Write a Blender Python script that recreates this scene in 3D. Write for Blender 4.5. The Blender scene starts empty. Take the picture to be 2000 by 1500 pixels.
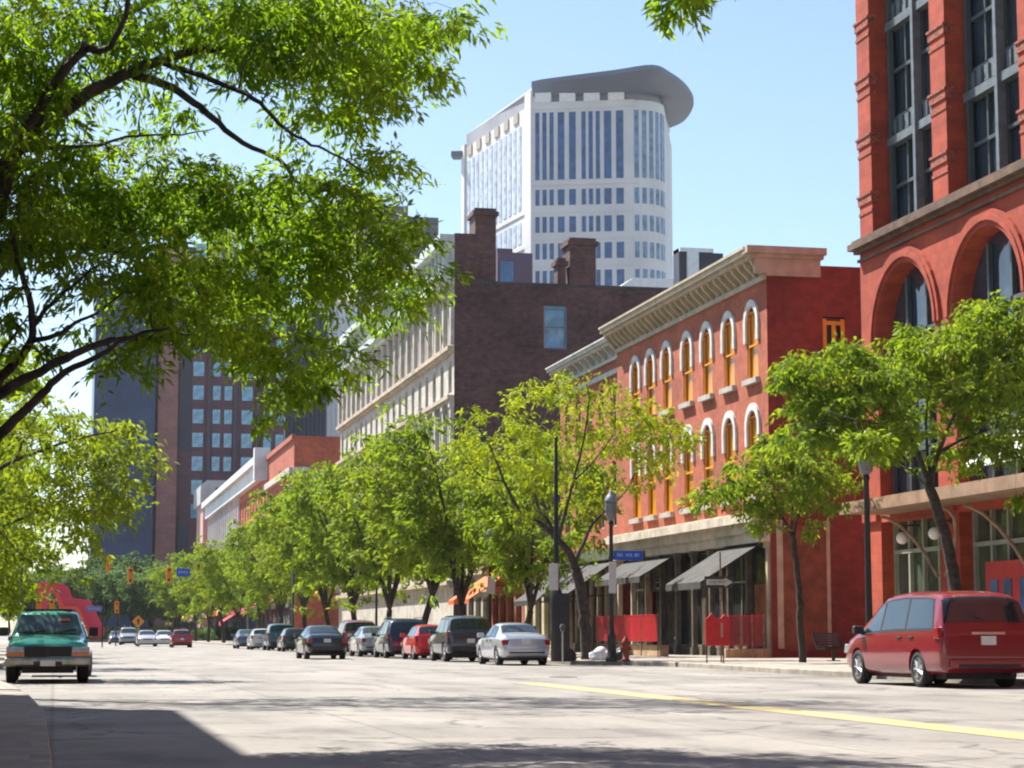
import bpy, bmesh, math, random
import numpy as np
from mathutils import Vector, Matrix
R = math.radians
random.seed(7); np.random.seed(7)
sc = bpy.context.scene
col = sc.collection

# ------------------------------------------------------------------ camera
CAMH, PIT, YAW = 1.05, R(6.98), R(12.51)
cam_d = bpy.data.cameras.new('camera'); cam = bpy.data.objects.new('camera', cam_d); col.objects.link(cam)
cam.location = (0, 0, CAMH); cam.rotation_euler = (R(90) + PIT, 0, -YAW)
cam_d.lens = 72; cam_d.sensor_width = 36; cam_d.clip_start = .1; cam_d.clip_end = 6000
sc.camera = cam
# ------------------------------------------------------------------ light
SUN = Vector((-1.2, 1.8, 2.95)).normalized()          # towards the sun
w = bpy.data.worlds.new('World'); sc.world = w; w.use_nodes = True
nt = w.node_tree; nt.nodes.clear()
wo = nt.nodes.new('ShaderNodeOutputWorld'); bg = nt.nodes.new('ShaderNodeBackground'); sky = nt.nodes.new('ShaderNodeTexSky')
sky.sky_type = 'NISHITA'; sky.sun_disc = False
sky.sun_elevation = math.asin(SUN.z); sky.sun_rotation = math.atan2(SUN.x, SUN.y)
sky.air_density = 1.0; sky.dust_density = .6; sky.ozone_density = 1.7; sky.altitude = 200
bg.inputs[1].default_value = .082
nt.links.new(sky.outputs[0], bg.inputs[0]); nt.links.new(bg.outputs[0], wo.inputs[0])
sd = bpy.data.lights.new('sun', 'SUN'); so = bpy.data.objects.new('sun', sd); col.objects.link(so)
sd.energy = 5.0; sd.angle = R(.5); sd.color = (1, .955, .88)
so.rotation_euler = SUN.to_track_quat('Z', 'Y').to_euler(); so.location = (-40, 60, 90)
sc.view_settings.view_transform = 'Standard'; sc.view_settings.look = 'None'; sc.view_settings.gamma = 1
sc.view_settings.exposure = 1.25
sc.cycles.filter_width = 2.1
sc.cycles.max_bounces = 8; sc.cycles.transparent_max_bounces = 8

def ray(px, py):
    x, y, z = (px - 1000) / 4000, 1.0, -(py - 750) / 4000
    y, z = y * math.cos(PIT) - z * math.sin(PIT), y * math.sin(PIT) + z * math.cos(PIT)
    return x * math.cos(YAW) + y * math.sin(YAW), -x * math.sin(YAW) + y * math.cos(YAW), z
def at(px, py, X=None, Y=None, Z=None):
    """measured photo position -> world point on the plane X=, Y= or Z="""
    x, y, z = ray(px, py)
    t = X / x if X is not None else (Y / y if Y is not None else (Z - CAMH) / z)
    return Vector((x * t, y * t, CAMH + z * t))

# ------------------------------------------------------------------ materials
MATS = {}
def nodes_of(m):
    m.use_nodes = True; t = m.node_tree; return t, t.nodes['Principled BSDF']
def mat(name, c, rough=.7, var=.12, scale=3.0, metal=0, bump=0, spec=.5, coat=0, emit=None, c2=None, trans=0):
    if name in MATS: return MATS[name]
    m = bpy.data.materials.new(name); t, b = nodes_of(m); L = t.links.new
    b.inputs['Roughness'].default_value = rough; b.inputs['Metallic'].default_value = metal
    b.inputs['Specular IOR Level'].default_value = spec; b.inputs['Coat Weight'].default_value = coat
    b.inputs['Coat Roughness'].default_value = .05
    tc = t.nodes.new('ShaderNodeTexCoord'); n = t.nodes.new('ShaderNodeTexNoise'); n.inputs['Scale'].default_value = scale
    n.inputs['Detail'].default_value = 6
    L(tc.outputs['Object'], n.inputs['Vector'])
    mx = t.nodes.new('ShaderNodeMix'); mx.data_type = 'RGBA'
    d = c2 if c2 else tuple(v * (1 - 2 * var) for v in c); e = c if c2 else tuple(min(1, v * (1 + var)) for v in c)
    mx.inputs[6].default_value = (*e, 1); mx.inputs[7].default_value = (*d, 1)
    r = t.nodes.new('ShaderNodeMapRange'); r.inputs[1].default_value = .35; r.inputs[2].default_value = .68
    L(n.outputs[0], r.inputs[0]); L(r.outputs[0], mx.inputs[0]); L(mx.outputs[2], b.inputs['Base Color'])
    if bump:
        bp = t.nodes.new('ShaderNodeBump'); bp.inputs['Strength'].default_value = bump; bp.inputs['Distance'].default_value = .03
        n2 = t.nodes.new('ShaderNodeTexNoise'); n2.inputs['Scale'].default_value = scale * 6; L(tc.outputs['Object'], n2.inputs['Vector'])
        L(n2.outputs[0], bp.inputs['Height']); L(bp.outputs[0], b.inputs['Normal'])
    if emit: b.inputs['Emission Color'].default_value = (*c, 1); b.inputs['Emission Strength'].default_value = emit
    MATS[name] = m; return m
def brick(name, c1, c2, mortar, bw=.22, bh=.075, stain=.35):
    if name in MATS: return MATS[name]
    m = bpy.data.materials.new(name); t, b = nodes_of(m); L = t.links.new
    b.inputs['Roughness'].default_value = .85
    g = t.nodes.new('ShaderNodeNewGeometry'); s = t.nodes.new('ShaderNodeSeparateXYZ'); L(g.outputs['Position'], s.inputs[0])
    a = t.nodes.new('ShaderNodeMath'); a.operation = 'ADD'; L(s.outputs[0], a.inputs[0]); L(s.outputs[1], a.inputs[1])
    cb = t.nodes.new('ShaderNodeCombineXYZ'); L(a.outputs[0], cb.inputs[0]); L(s.outputs[2], cb.inputs[1])
    br = t.nodes.new('ShaderNodeTexBrick'); L(cb.outputs[0], br.inputs['Vector'])
    br.inputs['Color1'].default_value = (*c1, 1); br.inputs['Color2'].default_value = (*c2, 1); br.inputs['Mortar'].default_value = (*mortar, 1)
    br.inputs['Scale'].default_value = 1; br.inputs['Brick Width'].default_value = bw; br.inputs['Row Height'].default_value = bh
    br.inputs['Mortar Size'].default_value = .008; br.inputs['Bias'].default_value = -.2
    n = t.nodes.new('ShaderNodeTexNoise'); n.inputs['Scale'].default_value = .35; n.inputs['Detail'].default_value = 8; L(g.outputs['Position'], n.inputs['Vector'])
    n2 = t.nodes.new('ShaderNodeTexNoise'); n2.inputs['Scale'].default_value = 2.2; n2.inputs['Detail'].default_value = 5; L(cb.outputs[0], n2.inputs['Vector'])
    ad = t.nodes.new('ShaderNodeMath'); ad.operation = 'ADD'; L(n.outputs[0], ad.inputs[0]); L(n2.outputs[0], ad.inputs[1])
    r = t.nodes.new('ShaderNodeMapRange'); r.inputs[1].default_value = .75; r.inputs[2].default_value = 1.25; r.inputs[3].default_value = 1 - stain; r.inputs[4].default_value = 1.12
    L(ad.outputs[0], r.inputs[0])
    mx = t.nodes.new('ShaderNodeMix'); mx.data_type = 'RGBA'; mx.blend_type = 'MULTIPLY'; mx.inputs[0].default_value = 1
    L(br.outputs[0], mx.inputs[6]); L(r.outputs[0], mx.inputs[7]); L(mx.outputs[2], b.inputs['Base Color'])
    bp = t.nodes.new('ShaderNodeBump'); bp.inputs['Strength'].default_value = .3; bp.inputs['Distance'].default_value = .01
    L(br.outputs[1], bp.inputs['Height']); bp.invert = True; L(bp.outputs[0], b.inputs['Normal'])
    MATS[name] = m; return m
def leafmat(name, c, c2, tr, dk=.45):
    m = bpy.data.materials.new(name); m.use_nodes = True; t = m.node_tree; L = t.links.new
    b = t.nodes['Principled BSDF']; out = t.nodes['Material Output']
    b.inputs['Roughness'].default_value = .6; b.inputs['Specular IOR Level'].default_value = .2
    g = t.nodes.new('ShaderNodeNewGeometry'); tc = t.nodes.new('ShaderNodeTexCoord')
    n = t.nodes.new('ShaderNodeTexNoise'); n.inputs['Scale'].default_value = .9; n.inputs['Detail'].default_value = 3; L(tc.outputs['Object'], n.inputs['Vector'])
    a = t.nodes.new('ShaderNodeMath'); a.operation = 'MULTIPLY_ADD'; a.inputs[1].default_value = .5; L(g.outputs['Random Per Island'], a.inputs[0]); L(n.outputs[0], a.inputs[2])
    r = t.nodes.new('ShaderNodeMapRange'); r.inputs[1].default_value = .45; r.inputs[2].default_value = 1.05; L(a.outputs[0], r.inputs[0])
    mx = t.nodes.new('ShaderNodeMix'); mx.data_type = 'RGBA'; mx.inputs[6].default_value = (*c, 1); mx.inputs[7].default_value = (*c2, 1)
    L(r.outputs[0], mx.inputs[0]); L(mx.outputs[2], b.inputs['Base Color'])
    tb = t.nodes.new('ShaderNodeBsdfTranslucent'); tm = t.nodes.new('ShaderNodeMix'); tm.data_type = 'RGBA'; tm.blend_type = 'MULTIPLY'; tm.inputs[0].default_value = 1
    L(mx.outputs[2], tm.inputs[6]); tm.inputs[7].default_value = (*tr, 1); L(tm.outputs[2], tb.inputs['Color'])
    ms = t.nodes.new('ShaderNodeMixShader'); ms.inputs[0].default_value = .5
    L(b.outputs[0], ms.inputs[1]); L(tb.outputs[0], ms.inputs[2]); L(ms.outputs[0], out.inputs['Surface'])
    return m
def glass(name, c, rough=.06, wob=.35):
    """dark reflective pane, old panes reflect unevenly"""
    if name in MATS: return MATS[name]
    m = mat(name, c, rough, .25, .6, spec=.9); t = m.node_tree; b = t.nodes['Principled BSDF']
    g = t.nodes.new('ShaderNodeNewGeometry'); n = t.nodes.new('ShaderNodeTexNoise'); n.inputs['Scale'].default_value = .7
    t.links.new(g.outputs['Position'], n.inputs['Vector'])
    bp = t.nodes.new('ShaderNodeBump'); bp.inputs['Strength'].default_value = wob; bp.inputs['Distance'].default_value = .15
    t.links.new(n.outputs[0], bp.inputs['Height']); t.links.new(bp.outputs[0], b.inputs['Normal'])
    return m

M_BARK = mat('bark', (.055, .042, .032), .9, .3, 8, bump=.6)
M_BRICK = brick('red_brick', (.47, .098, .036), (.36, .068, .028), (.38, .17, .10))
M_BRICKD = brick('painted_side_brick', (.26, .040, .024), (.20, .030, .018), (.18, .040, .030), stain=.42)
M_BRICKB = brick('old_brown_brick', (.13, .062, .052), (.075, .042, .04), (.12, .09, .08), .45, .16, stain=.5)
M_BRICKF = brick('far_brick', (.46, .105, .05), (.36, .08, .04), (.32, .14, .09), .5, .2)
M_STONE = brick('red_sandstone', (.40, .062, .024), (.31, .045, .019), (.23, .042, .022), .9, .32, stain=.3)
M_BEIGE = mat('beige_paint', (.44, .36, .25), .7, .12, 2)
M_CREAM = mat('pale_stone', (.50, .46, .40), .8, .14, 1.2)
M_GREYC = mat('grey_cornice', (.50, .49, .45), .7, .12, 2)
M_WHITE = mat('white_paint', (.78, .77, .74), .5, .05, 2)
M_BLACK = mat('black_metal', (.012, .012, .013), .45, .2, 4)
M_DARK = mat('dark_interior', (.018, .015, .013), .6, .3, 1)
M_OCHRE = mat('ochre_paint', (.70, .30, .025), .6, .1, 2)
M_GL = glass('window_glass', (.03, .045, .06))
M_GLB = glass('blue_tower_glass', (.025, .08, .22), .12, .12)
M_GLO = glass('amber_blind_glass', (.60, .25, .014), .3)
M_AWN = mat('black_awning', (.035, .034, .035), .8, .2, 3)
M_CONC = mat('sidewalk_concrete', (.30, .265, .22), .85, .1, 1.5, bump=.2)
M_KERB = mat('kerb_stone', (.30, .26, .21), .8, .15, 2, bump=.2)
M_GRASS = mat('grass', (.07, .12, .03), .9, .3, .5)
M_ROOF = mat('roof_tar', (.12, .12, .12), .9, .1, .5)

# ------------------------------------------------------------------ mesh helpers
class MB:
    def __init__(s): s.v = []; s.f = []; s.m = []; s.mi = 0
    def add(s, vs, fs, mi=None):
        o = len(s.v); s.v += [tuple(p) for p in vs]; s.f += [tuple(i + o for i in f) for f in fs]; s.m += [s.mi if mi is None else mi] * len(fs); return s
    def box(s, x0, y0, z0, x1, y1, z1, mi=None):
        x0, x1 = min(x0, x1), max(x0, x1); y0, y1 = min(y0, y1), max(y0, y1); z0, z1 = min(z0, z1), max(z0, z1)
        return s.add([(x0,y0,z0),(x1,y0,z0),(x1,y1,z0),(x0,y1,z0),(x0,y0,z1),(x1,y0,z1),(x1,y1,z1),(x0,y1,z1)],
                     [(0,3,2,1),(4,5,6,7),(0,1,5,4),(1,2,6,5),(2,3,7,6),(3,0,4,7)], mi)
    def prism(s, poly, axis, a, b, mi=None):
        """poly of 2-D points extruded along axis from a to b"""
        n = len(poly)
        def P(p, t): return (t, p[0], p[1]) if axis == 0 else ((p[0], t, p[1]) if axis == 1 else (p[0], p[1], t))
        vs = [P(p, a) for p in poly] + [P(p, b) for p in poly]
        return s.add(vs, [tuple(range(n))[::-1], tuple(range(n, 2 * n))] + [(i, (i + 1) % n, n + (i + 1) % n, n + i) for i in range(n)], mi)
    def tube(s, pts, rad, n=6, mi=None, caps=True):
        pts = [Vector(p) for p in pts]
        if not hasattr(rad, '__len__'): rad = [rad] * len(pts)
        vs = []; up = None
        for i, p in enumerate(pts):
            d = (pts[min(i + 1, len(pts) - 1)] - pts[max(i - 1, 0)])
            if d.length < 1e-9: d = Vector((0, 0, 1))
            d.normalize()
            if up is None: up = Vector((1, 0, 0)) if abs(d.x) < .8 else Vector((0, 1, 0))
            u = (up - d * up.dot(d))
            if u.length < 1e-6: u = d.orthogonal()
            u.normalize(); up = u; v = d.cross(u)
            for k in range(n):
                a = 2 * math.pi * k / n; vs.append(p + (u * math.cos(a) + v * math.sin(a)) * rad[i])
        fs = [(i * n + k, i * n + (k + 1) % n, (i + 1) * n + (k + 1) % n, (i + 1) * n + k) for i in range(len(pts) - 1) for k in range(n)]
        if caps: fs += [tuple(range(n))[::-1], tuple(range((len(pts) - 1) * n, len(pts) * n))]
        return s.add(vs, fs, mi)
    def ball(s, c, r, seg=12, ring=8, mi=None, sc3=(1, 1, 1)):
        pts = [(c[0], c[1], c[2] + r * sc3[2] * -math.cos(math.pi * i / ring)) for i in range(ring + 1)]
        rr = [max(1e-4, r * math.sin(math.pi * i / ring)) for i in range(ring + 1)]
        vs = [(c[0] + rr[i] * sc3[0] * math.cos(2 * math.pi * k / seg), c[1] + rr[i] * sc3[1] * math.sin(2 * math.pi * k / seg), pts[i][2]) for i in range(ring + 1) for k in range(seg)]
        return s.add(vs, [(i * seg + k, i * seg + (k + 1) % seg, (i + 1) * seg + (k + 1) % seg, (i + 1) * seg + k) for i in range(ring) for k in range(seg)], mi)
    def mesh(s, name, mats, smooth=False):
        me = bpy.data.meshes.new(name); me.from_pydata(s.v, [], s.f)
        for m in (mats if isinstance(mats, (list, tuple)) else [mats]): me.materials.append(m)
        if any(s.m): me.polygons.foreach_set('material_index', s.m)
        if smooth: me.polygons.foreach_set('use_smooth', [True] * len(s.f))
        me.update(); return me
    def build(s, name, mats, parent=None, smooth=False):
        o = bpy.data.objects.new(name, s.mesh(name, mats, smooth)); col.objects.link(o)
        if parent is not None: o.parent = parent
        return o
def tag(o, label=None, cat=None, group=None, kind=None):
    if label: o['label'] = label
    if cat: o['category'] = cat
    if group: o['group'] = group
    if kind: o['kind'] = kind
    return o
def thing(name, label, cat, loc=(0, 0, 0), rz=0, group=None):
    o = bpy.data.objects.new(name, None); col.objects.link(o); o.location = loc; o.rotation_euler = (0, 0, rz); o.empty_display_size = .3
    return tag(o, label, cat, group)
def link(name, me, parent, loc=(0, 0, 0), rot=(0, 0, 0), scale=(1, 1, 1)):
    o = bpy.data.objects.new(name, me); col.objects.link(o); o.parent = parent; o.location = loc; o.rotation_euler = rot; o.scale = scale; return o
def copy_tree(o, parent=None):
    c = o.copy(); col.objects.link(c); c.parent = parent
    for ch in [x for x in o.children]: copy_tree(ch, c)
    return c
def bevel(o, wd=.02, seg=2):
    b = o.modifiers.new('bevel', 'BEVEL'); b.width = wd; b.segments = seg; b.limit_method = 'ANGLE'; return o
def textmesh(s, size, name='lettering'):
    cu = bpy.data.curves.new(name, 'FONT'); cu.body = s; cu.size = size; cu.extrude = .004; cu.align_x = 'CENTER'; cu.align_y = 'CENTER'
    o = bpy.data.objects.new(name, cu); col.objects.link(o)
    me = bpy.data.meshes.new_from_object(o.evaluated_get(bpy.context.evaluated_depsgraph_get()))
    bpy.data.objects.remove(o); return me

def smooth(pts, k=4):
    out = []; n = len(pts)
    for i in range(n - 1):
        p0, p1, p2, p3 = pts[max(i - 1, 0)], pts[i], pts[i + 1], pts[min(i + 2, n - 1)]
        for j in range(k):
            t = j / k; out.append(.5 * ((2 * p1) + (p2 - p0) * t + (2 * p0 - 5 * p1 + 4 * p2 - p3) * t * t + (3 * p1 - p0 - 3 * p2 + p3) * t ** 3))
    out.append(pts[-1]); return out
# =================================================================== SETTING
g = MB(); g.add([(-3000, -300, -.02), (3000, -300, -.02), (3000, 5000, -.02), (-3000, 5000, -.02)], [(0, 1, 2, 3)])
tag(g.build('ground', mat('city_ground', (.22, .21, .20), .9, .15, .05)), kind='structure')

def roadmat():
    m = bpy.data.materials.new('pale_worn_concrete_road'); t, b = nodes_of(m); L = t.links.new
    b.inputs['Roughness'].default_value = .8
    g = t.nodes.new('ShaderNodeNewGeometry')
    def noise(s, sc3, det=6):
        mp = t.nodes.new('ShaderNodeMapping'); mp.inputs['Scale'].default_value = sc3; L(g.outputs['Position'], mp.inputs['Vector'])
        n = t.nodes.new('ShaderNodeTexNoise'); n.inputs['Scale'].default_value = s; n.inputs['Detail'].default_value = det; L(mp.outputs[0], n.inputs['Vector']); return n.outputs[0]
    def ramp(sock, a, bb, lo, hi):
        r = t.nodes.new('ShaderNodeMapRange'); r.inputs[1].default_value = a; r.inputs[2].default_value = bb; r.inputs[3].default_value = lo; r.inputs[4].default_value = hi; L(sock, r.inputs[0]); return r.outputs[0]
    def mul(a, bb):
        n = t.nodes.new('ShaderNodeMath'); n.operation = 'MULTIPLY'; L(a, n.inputs[0]); L(bb, n.inputs[1]); return n.outputs[0]
    # wheel-worn lengthwise streaks, patches, crack lines and slab joints
    v = mul(ramp(noise(.5, (1, .12, 1)), .3, .7, .78, 1.08), ramp(noise(.35, (1, 1, 1)), .35, .65, .82, 1.05))
    v = mul(v, ramp(noise(9, (1, 1, 1), 8), .3, .7, .84, 1.08))
    vo = t.nodes.new('ShaderNodeTexVoronoi'); vo.feature = 'DISTANCE_TO_EDGE'; vo.inputs['Scale'].default_value = .22
    wp = t.nodes.new('ShaderNodeMix'); wp.data_type = 'VECTOR'; wp.inputs[0].default_value = .12
    nn = t.nodes.new('ShaderNodeTexNoise'); nn.inputs['Scale'].default_value = 1.2; nn.inputs['Detail'].default_value = 6; L(g.outputs['Position'], nn.inputs['Vector'])
    va = t.nodes.new('ShaderNodeVectorMath'); va.operation = 'MULTIPLY_ADD'; va.inputs[1].default_value = (1.6, 1.6, 0); L(nn.outputs['Color'], va.inputs[0]); L(g.outputs['Position'], va.inputs[2])
    L(va.outputs[0], vo.inputs['Vector']); v = mul(v, ramp(vo.outputs[0], .0, .016, .45, 1))
    s = t.nodes.new('ShaderNodeSeparateXYZ'); L(g.outputs['Position'], s.inputs[0])
    for ax, per in ((1, 6.0), (0, 3.6)):
        pm = t.nodes.new('ShaderNodeMath'); pm.operation = 'PINGPONG'; pm.inputs[1].default_value = per / 2; L(s.outputs[ax], pm.inputs[0])
        v = mul(v, ramp(pm.outputs[0], .0, .05, .66, 1))
    v = mul(v, ramp(noise(.9, (1, .35, 1), 9), .52, .70, 1, .58))      # oil and tyre stains
    v = mul(v, ramp(noise(.16, (1, 1.6, 1), 2), .55, .58, 1, .86))      # relaid slabs
    mx = t.nodes.new('ShaderNodeMix'); mx.data_type = 'RGBA'; mx.blend_type = 'MULTIPLY'; mx.inputs[0].default_value = 1
    mx.inputs[6].default_value = (.275, .252, .222, 1); L(v, mx.inputs[7]); L(mx.outputs[2], b.inputs['Base Color'])
    bp = t.nodes.new('ShaderNodeBump'); bp.inputs['Strength'].default_value = .25; bp.inputs['Distance'].default_value = .01
    L(noise(60, (1, 1, 1), 3), bp.inputs['Height']); L(bp.outputs[0], b.inputs['Normal'])
    return m
g = MB(); g.add([(-60, -40, 0), (80, -40, 0), (80, 330, 0), (-60, 330, 0)], [(0, 1, 2, 3)])
tag(g.build('road', roadmat()), kind='structure')
KR = [(19.3, -40), (19.3, 52), (19.9, 62), (20.1, 66.5), (19.2, 69), (17.9, 70.2), (17.55, 72), (17.4, 95), (17.2, 320)]
KL = [(0.15, -40), (0.05, 10), (0, 16.9), (-.1, 26), (-.35, 32.5), (-.75, 39), (-1.3, 46), (-1.6, 54), (-1.7, 320)]
def slab(name, k, xe, kerbname):
    s = 1 if xe > k[0][0] else -1
    g = MB(); n = len(k)
    vs = [(x + s * .16, y, .15) for x, y in k] + [(xe, y, .15) for x, y in k]
    g.add(vs, [((i, n + i, n + i + 1, i + 1) if s > 0 else (i, i + 1, n + i + 1, n + i)) for i in range(n - 1)])
    tag(g.build(name, M_CONC), kind='structure')
    g = MB()
    vs = []
    for x, y in k: vs += [(x, y, -.01), (x, y, .13), (x + s * .02, y, .152), (x + s * .16, y, .152)]
    g.add(vs, [(4 * i + j, 4 * i + j + 1, 4 * i + j + 5, 4 * i + j + 4) for i in range(n - 1) for j in range(3)] + [(4 * n - 4, 4 * n - 3, 4 * n - 2, 4 * n - 1)])
    tag(g.build(kerbname, M_KERB), kind='structure')
slab('sidewalk_right', KR, 70, 'kerb_right'); slab('sidewalk_left', KL, -60, 'kerb_left')
# faded double centre line
mY = mat('worn_yellow_line_paint', (.44, .33, .10), .75, .1, 3.2, c2=(.29, .262, .215))
g = MB(); ys = [2 + 2 * i for i in range(22)]; vs = []
for y in ys: vs += [(9.52 + .012 * max(0, y - 20), y, .005), (10.16 + .012 * max(0, y - 20), y, .005)]
g.add(vs, [(2 * i, 2 * i + 1, 2 * i + 3, 2 * i + 2) for i in range(len(ys) - 1)])
tag(g.build('centre_line', mY), kind='structure')
# manhole cover (setting detail on the road) and kerb drain
g = MB(); g.tube([(12.4, 50, .002), (12.4, 50, .008)], .36, 20)
tag(g.build('manhole_cover', mat('cast_iron', (.09, .085, .08), .6, .2, 20, metal=.6)), 'round dark iron manhole cover in the pale road', 'manhole cover')

# =================================================================== FACADES
def wall_mesh(W, H, ops, th=.35, N=None):
    """wall in local (u, n, v): u along 0..W, n outward negative y, v up. ops = (u0,v0,u1,v1,arched)"""
    g = MB()
    us = sorted({0, W} | {o[0] for o in ops} | {o[2] for o in ops}); vs_ = sorted({0, H} | {o[1] for o in ops} | {o[3] for o in ops})
    for i in range(len(us) - 1):
        run = None
        for j in range(len(vs_) - 1):
            cu, cv = (us[i] + us[i + 1]) / 2, (vs_[j] + vs_[j + 1]) / 2
            hole = any(o[0] < cu < o[2] and o[1] < cv < o[3] for o in ops)
            if not hole and run is None: run = vs_[j]
            if run is not None and (hole or j == len(vs_) - 2):
                top = vs_[j] if hole else vs_[j + 1]
                g.add([(us[i], 0, run), (us[i + 1], 0, run), (us[i + 1], 0, top), (us[i], 0, top)], [(0, 1, 2, 3)]); run = None
    for o in ops:
        u0, v0, u1, v1 = o[:4]; arch = len(o) > 4 and o[4]
        r = (u1 - u0) / 2; c = (u0 + u1) / 2; n = 10
        if arch:
            h = v1 - r * arch
            ap = [(c - r * math.cos(math.pi * k / n), h + r * arch * math.sin(math.pi * k / n)) for k in range(n + 1)]
            # corner fillings
            for side in (0, 1):
                pts = ap[:n // 2 + 1] if side == 0 else ap[n // 2:]
                corner = (u0, v1) if side == 0 else (u1, v1)
                vv = [(corner[0], 0, corner[1])] + [(p[0], 0, p[1]) for p in pts]
                g.add(vv, [(0, k + 2, k + 1) if side == 0 else (0, k + 2, k + 1) for k in range(len(pts) - 1)])
            rim = [(u0, v0)] + ap + [(u1, v0)]
        else: rim = [(u0, v0), (u0, v1), (u1, v1), (u1, v0)]
        m = len(rim)
        g.add([(p[0], 0, p[1]) for p in rim] + [(p[0], th, p[1]) for p in rim], [(k, (k + 1) % m, m + (k + 1) % m, m + k) for k in range(m)])
    return g
# local frame (u, depth, v): street facade looks along -X: u = Yfar - Y
def face_street(X, yfar): return Matrix(((0, 1, 0, X), (-1, 0, 0, yfar), (0, 0, 1, 0), (0, 0, 0, 1)))
def face_camera(x0, Y): return Matrix(((1, 0, 0, x0), (0, 1, 0, Y), (0, 0, 1, 0), (0, 0, 0, 1)))
def put(g, name, mats, parent, M, smooth=False):
    g.v = [tuple(M @ Vector(p)) for p in g.v]; return g.build(name, mats, parent, smooth)
def win_pane(W, H, arch=0, d=.22):
    g = MB(); r = W / 2
    if arch:
        n = 10; h = H - r * arch
        p = [(0, 0)] + [(r - r * math.cos(math.pi * k / n), h + r * arch * math.sin(math.pi * k / n)) for k in range(n + 1)] + [(W, 0)]
    else: p = [(0, 0), (0, H), (W, H), (W, 0)]
    g.add([(a, d, b) for a, b in p], [tuple(range(len(p)))[::-1]]); return g
def win_frame(W, H, t=.07, d=.12, mull=(0,), rails=(.5,)):
    g = MB(); g.box(0, d, 0, t, d + .08, H * .97); g.box(W - t, d, 0, W, d + .08, H * .97); g.box(t, d, 0, W - t, d + .08, t); g.box(t, d, H * .94 - t, W - t, d + .08, H * .94)
    for q in rails: g.box(t, d - .01, H * q, W - t, d + .06, H * q + t)
    for q in mull:
        if q: g.box(W * q - t / 2, d - .015, t, W * q + t / 2, d + .05, H * .94 - t)
    return g
def hood(W, H, arch, ow=.34, out=.20, leg=.55):
    """stone arch moulding standing proud round the head of a window"""
    g = MB(); r = W / 2; h = H - r * arch; n = 14
    def ring(rr, ra): return [(r - rr * math.cos(math.pi * k / n), h + ra * math.sin(math.pi * k / n)) for k in range(n + 1)]
    inn = [(-.03 if False else 0, h - leg)] + ring(r, r * arch) + [(W, h - leg)]; outp = [(-ow, h - leg)] + ring(r + ow, r * arch + ow * 1.25) + [(W + ow, h - leg)]
    m = len(inn); vs = [(p[0], -out, p[1]) for p in inn] + [(p[0], -out, p[1]) for p in outp] + [(p[0], .02, p[1]) for p in inn] + [(p[0], 0.004, p[1]) for p in outp]
    fs = []
    for k in range(m - 1): fs += [(k, m + k, m + k + 1, k + 1), (m + k, 3 * m + k, 3 * m + k + 1, m + k + 1), (k, k + 1, 2 * m + k + 1, 2 * m + k)]
    fs += [(0, 2 * m, 3 * m, m), (m - 1, 2 * m - 1, 4 * m - 1, 3 * m - 1)]
    g.add(vs, fs); return g
def place_mesh(name, me, parent, M, u, v, d=0):
    o = bpy.data.objects.new(name, me); col.objects.link(o); o.parent = parent
    o.matrix_local = M @ Matrix.Translation((u, d, v)); return o
def cornice(g, W, z0, z1, out, br=.9, x0=0, steps=3, bw=.18):
    """stepped cornice with brackets, along u from x0 to W, growing outward"""
    H = z1 - z0
    g.box(x0, -.12, z0, W, .3, z0 + H * .16)
    g.box(x0, -.05, z0 + H * .16, W, .3, z0 + H * .62)
    g.box(x0 - .02, -out * .8, z0 + H * .62, W + .02, .3, z0 + H * .76)
    g.box(x0 - .04, -out, z0 + H * .76, W + .04, .32, z1 - H * .08)
    g.box(x0 - .06, -out - .08, z1 - H * .08, W + .06, .34, z1)
    n = max(2, int((W - x0) / br))
    for i in range(n + 1):
        c = x0 + .12 + (W - x0 - .24) * i / n
        g.prism([(c - bw / 2, 0)] * 0 or [(-.05, z0 + H * .18), (-.05, z0 + H * .615), (-out * .72, z0 + H * .615), (-out * .66, z0 + H * .48), (-.2, z0 + H * .2)], 0, c - bw / 2, c + bw / 2)

FX = 27.8
def shell(parent, x0, x1, y0, y1, z1, m, sides='', roofz=None):
    g = MB(); r = roofz or z1
    g.add([(x0, y0, r), (x1, y0, r), (x1, y1, r), (x0, y1, r)], [(0, 1, 2, 3)]); g.build('roof', M_ROOF, parent)
    g = MB()
    if 'b' in sides: g.add([(x0, y1, 0), (x1, y1, 0), (x1, y1, z1), (x0, y1, z1)], [(0, 3, 2, 1)])
    if 'r' in sides: g.add([(x1, y0, 0), (x1, y1, 0), (x1, y1, z1), (x1, y0, z1)], [(0, 1, 2, 3)])
    if 'f' in sides: g.add([(x0, y0, 0), (x1, y0, 0), (x1, y0, z1), (x0, y0, z1)], [(0, 1, 2, 3)])
    if 'l' in sides: g.add([(x0, y0, 0), (x0, y1, 0), (x0, y1, z1), (x0, y0, z1)], [(3, 2, 1, 0)])
    if g.f: g.build('wall', m, parent)

# ---------------------------------------------------------------- arched red brick block (Y 77.7 .. 100.4)
Y0, Y1 = 77.7, 100.4; W = Y1 - Y0
b = thing('brick_building', 'red brick shop block with white arched window hoods and a heavy beige bracketed cornice', 'building', (0, 0, 0))
M = face_street(FX, Y1)
ycen = [79.5, 82.5, 85.5, 88.4, 91.6, 94.3, 96.9]
ops = []; ww = 1.3
for y in ycen:
    u = Y1 - y - ww / 2
    ops += [(u, 6.7, u + ww, 10.2, 1), (u, 11.5, u + ww, 14.5, 1)]
wl = wall_mesh(W, 16.0, ops); wl.v = [(a, c, d) for a, c, d in wl.v]
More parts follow.
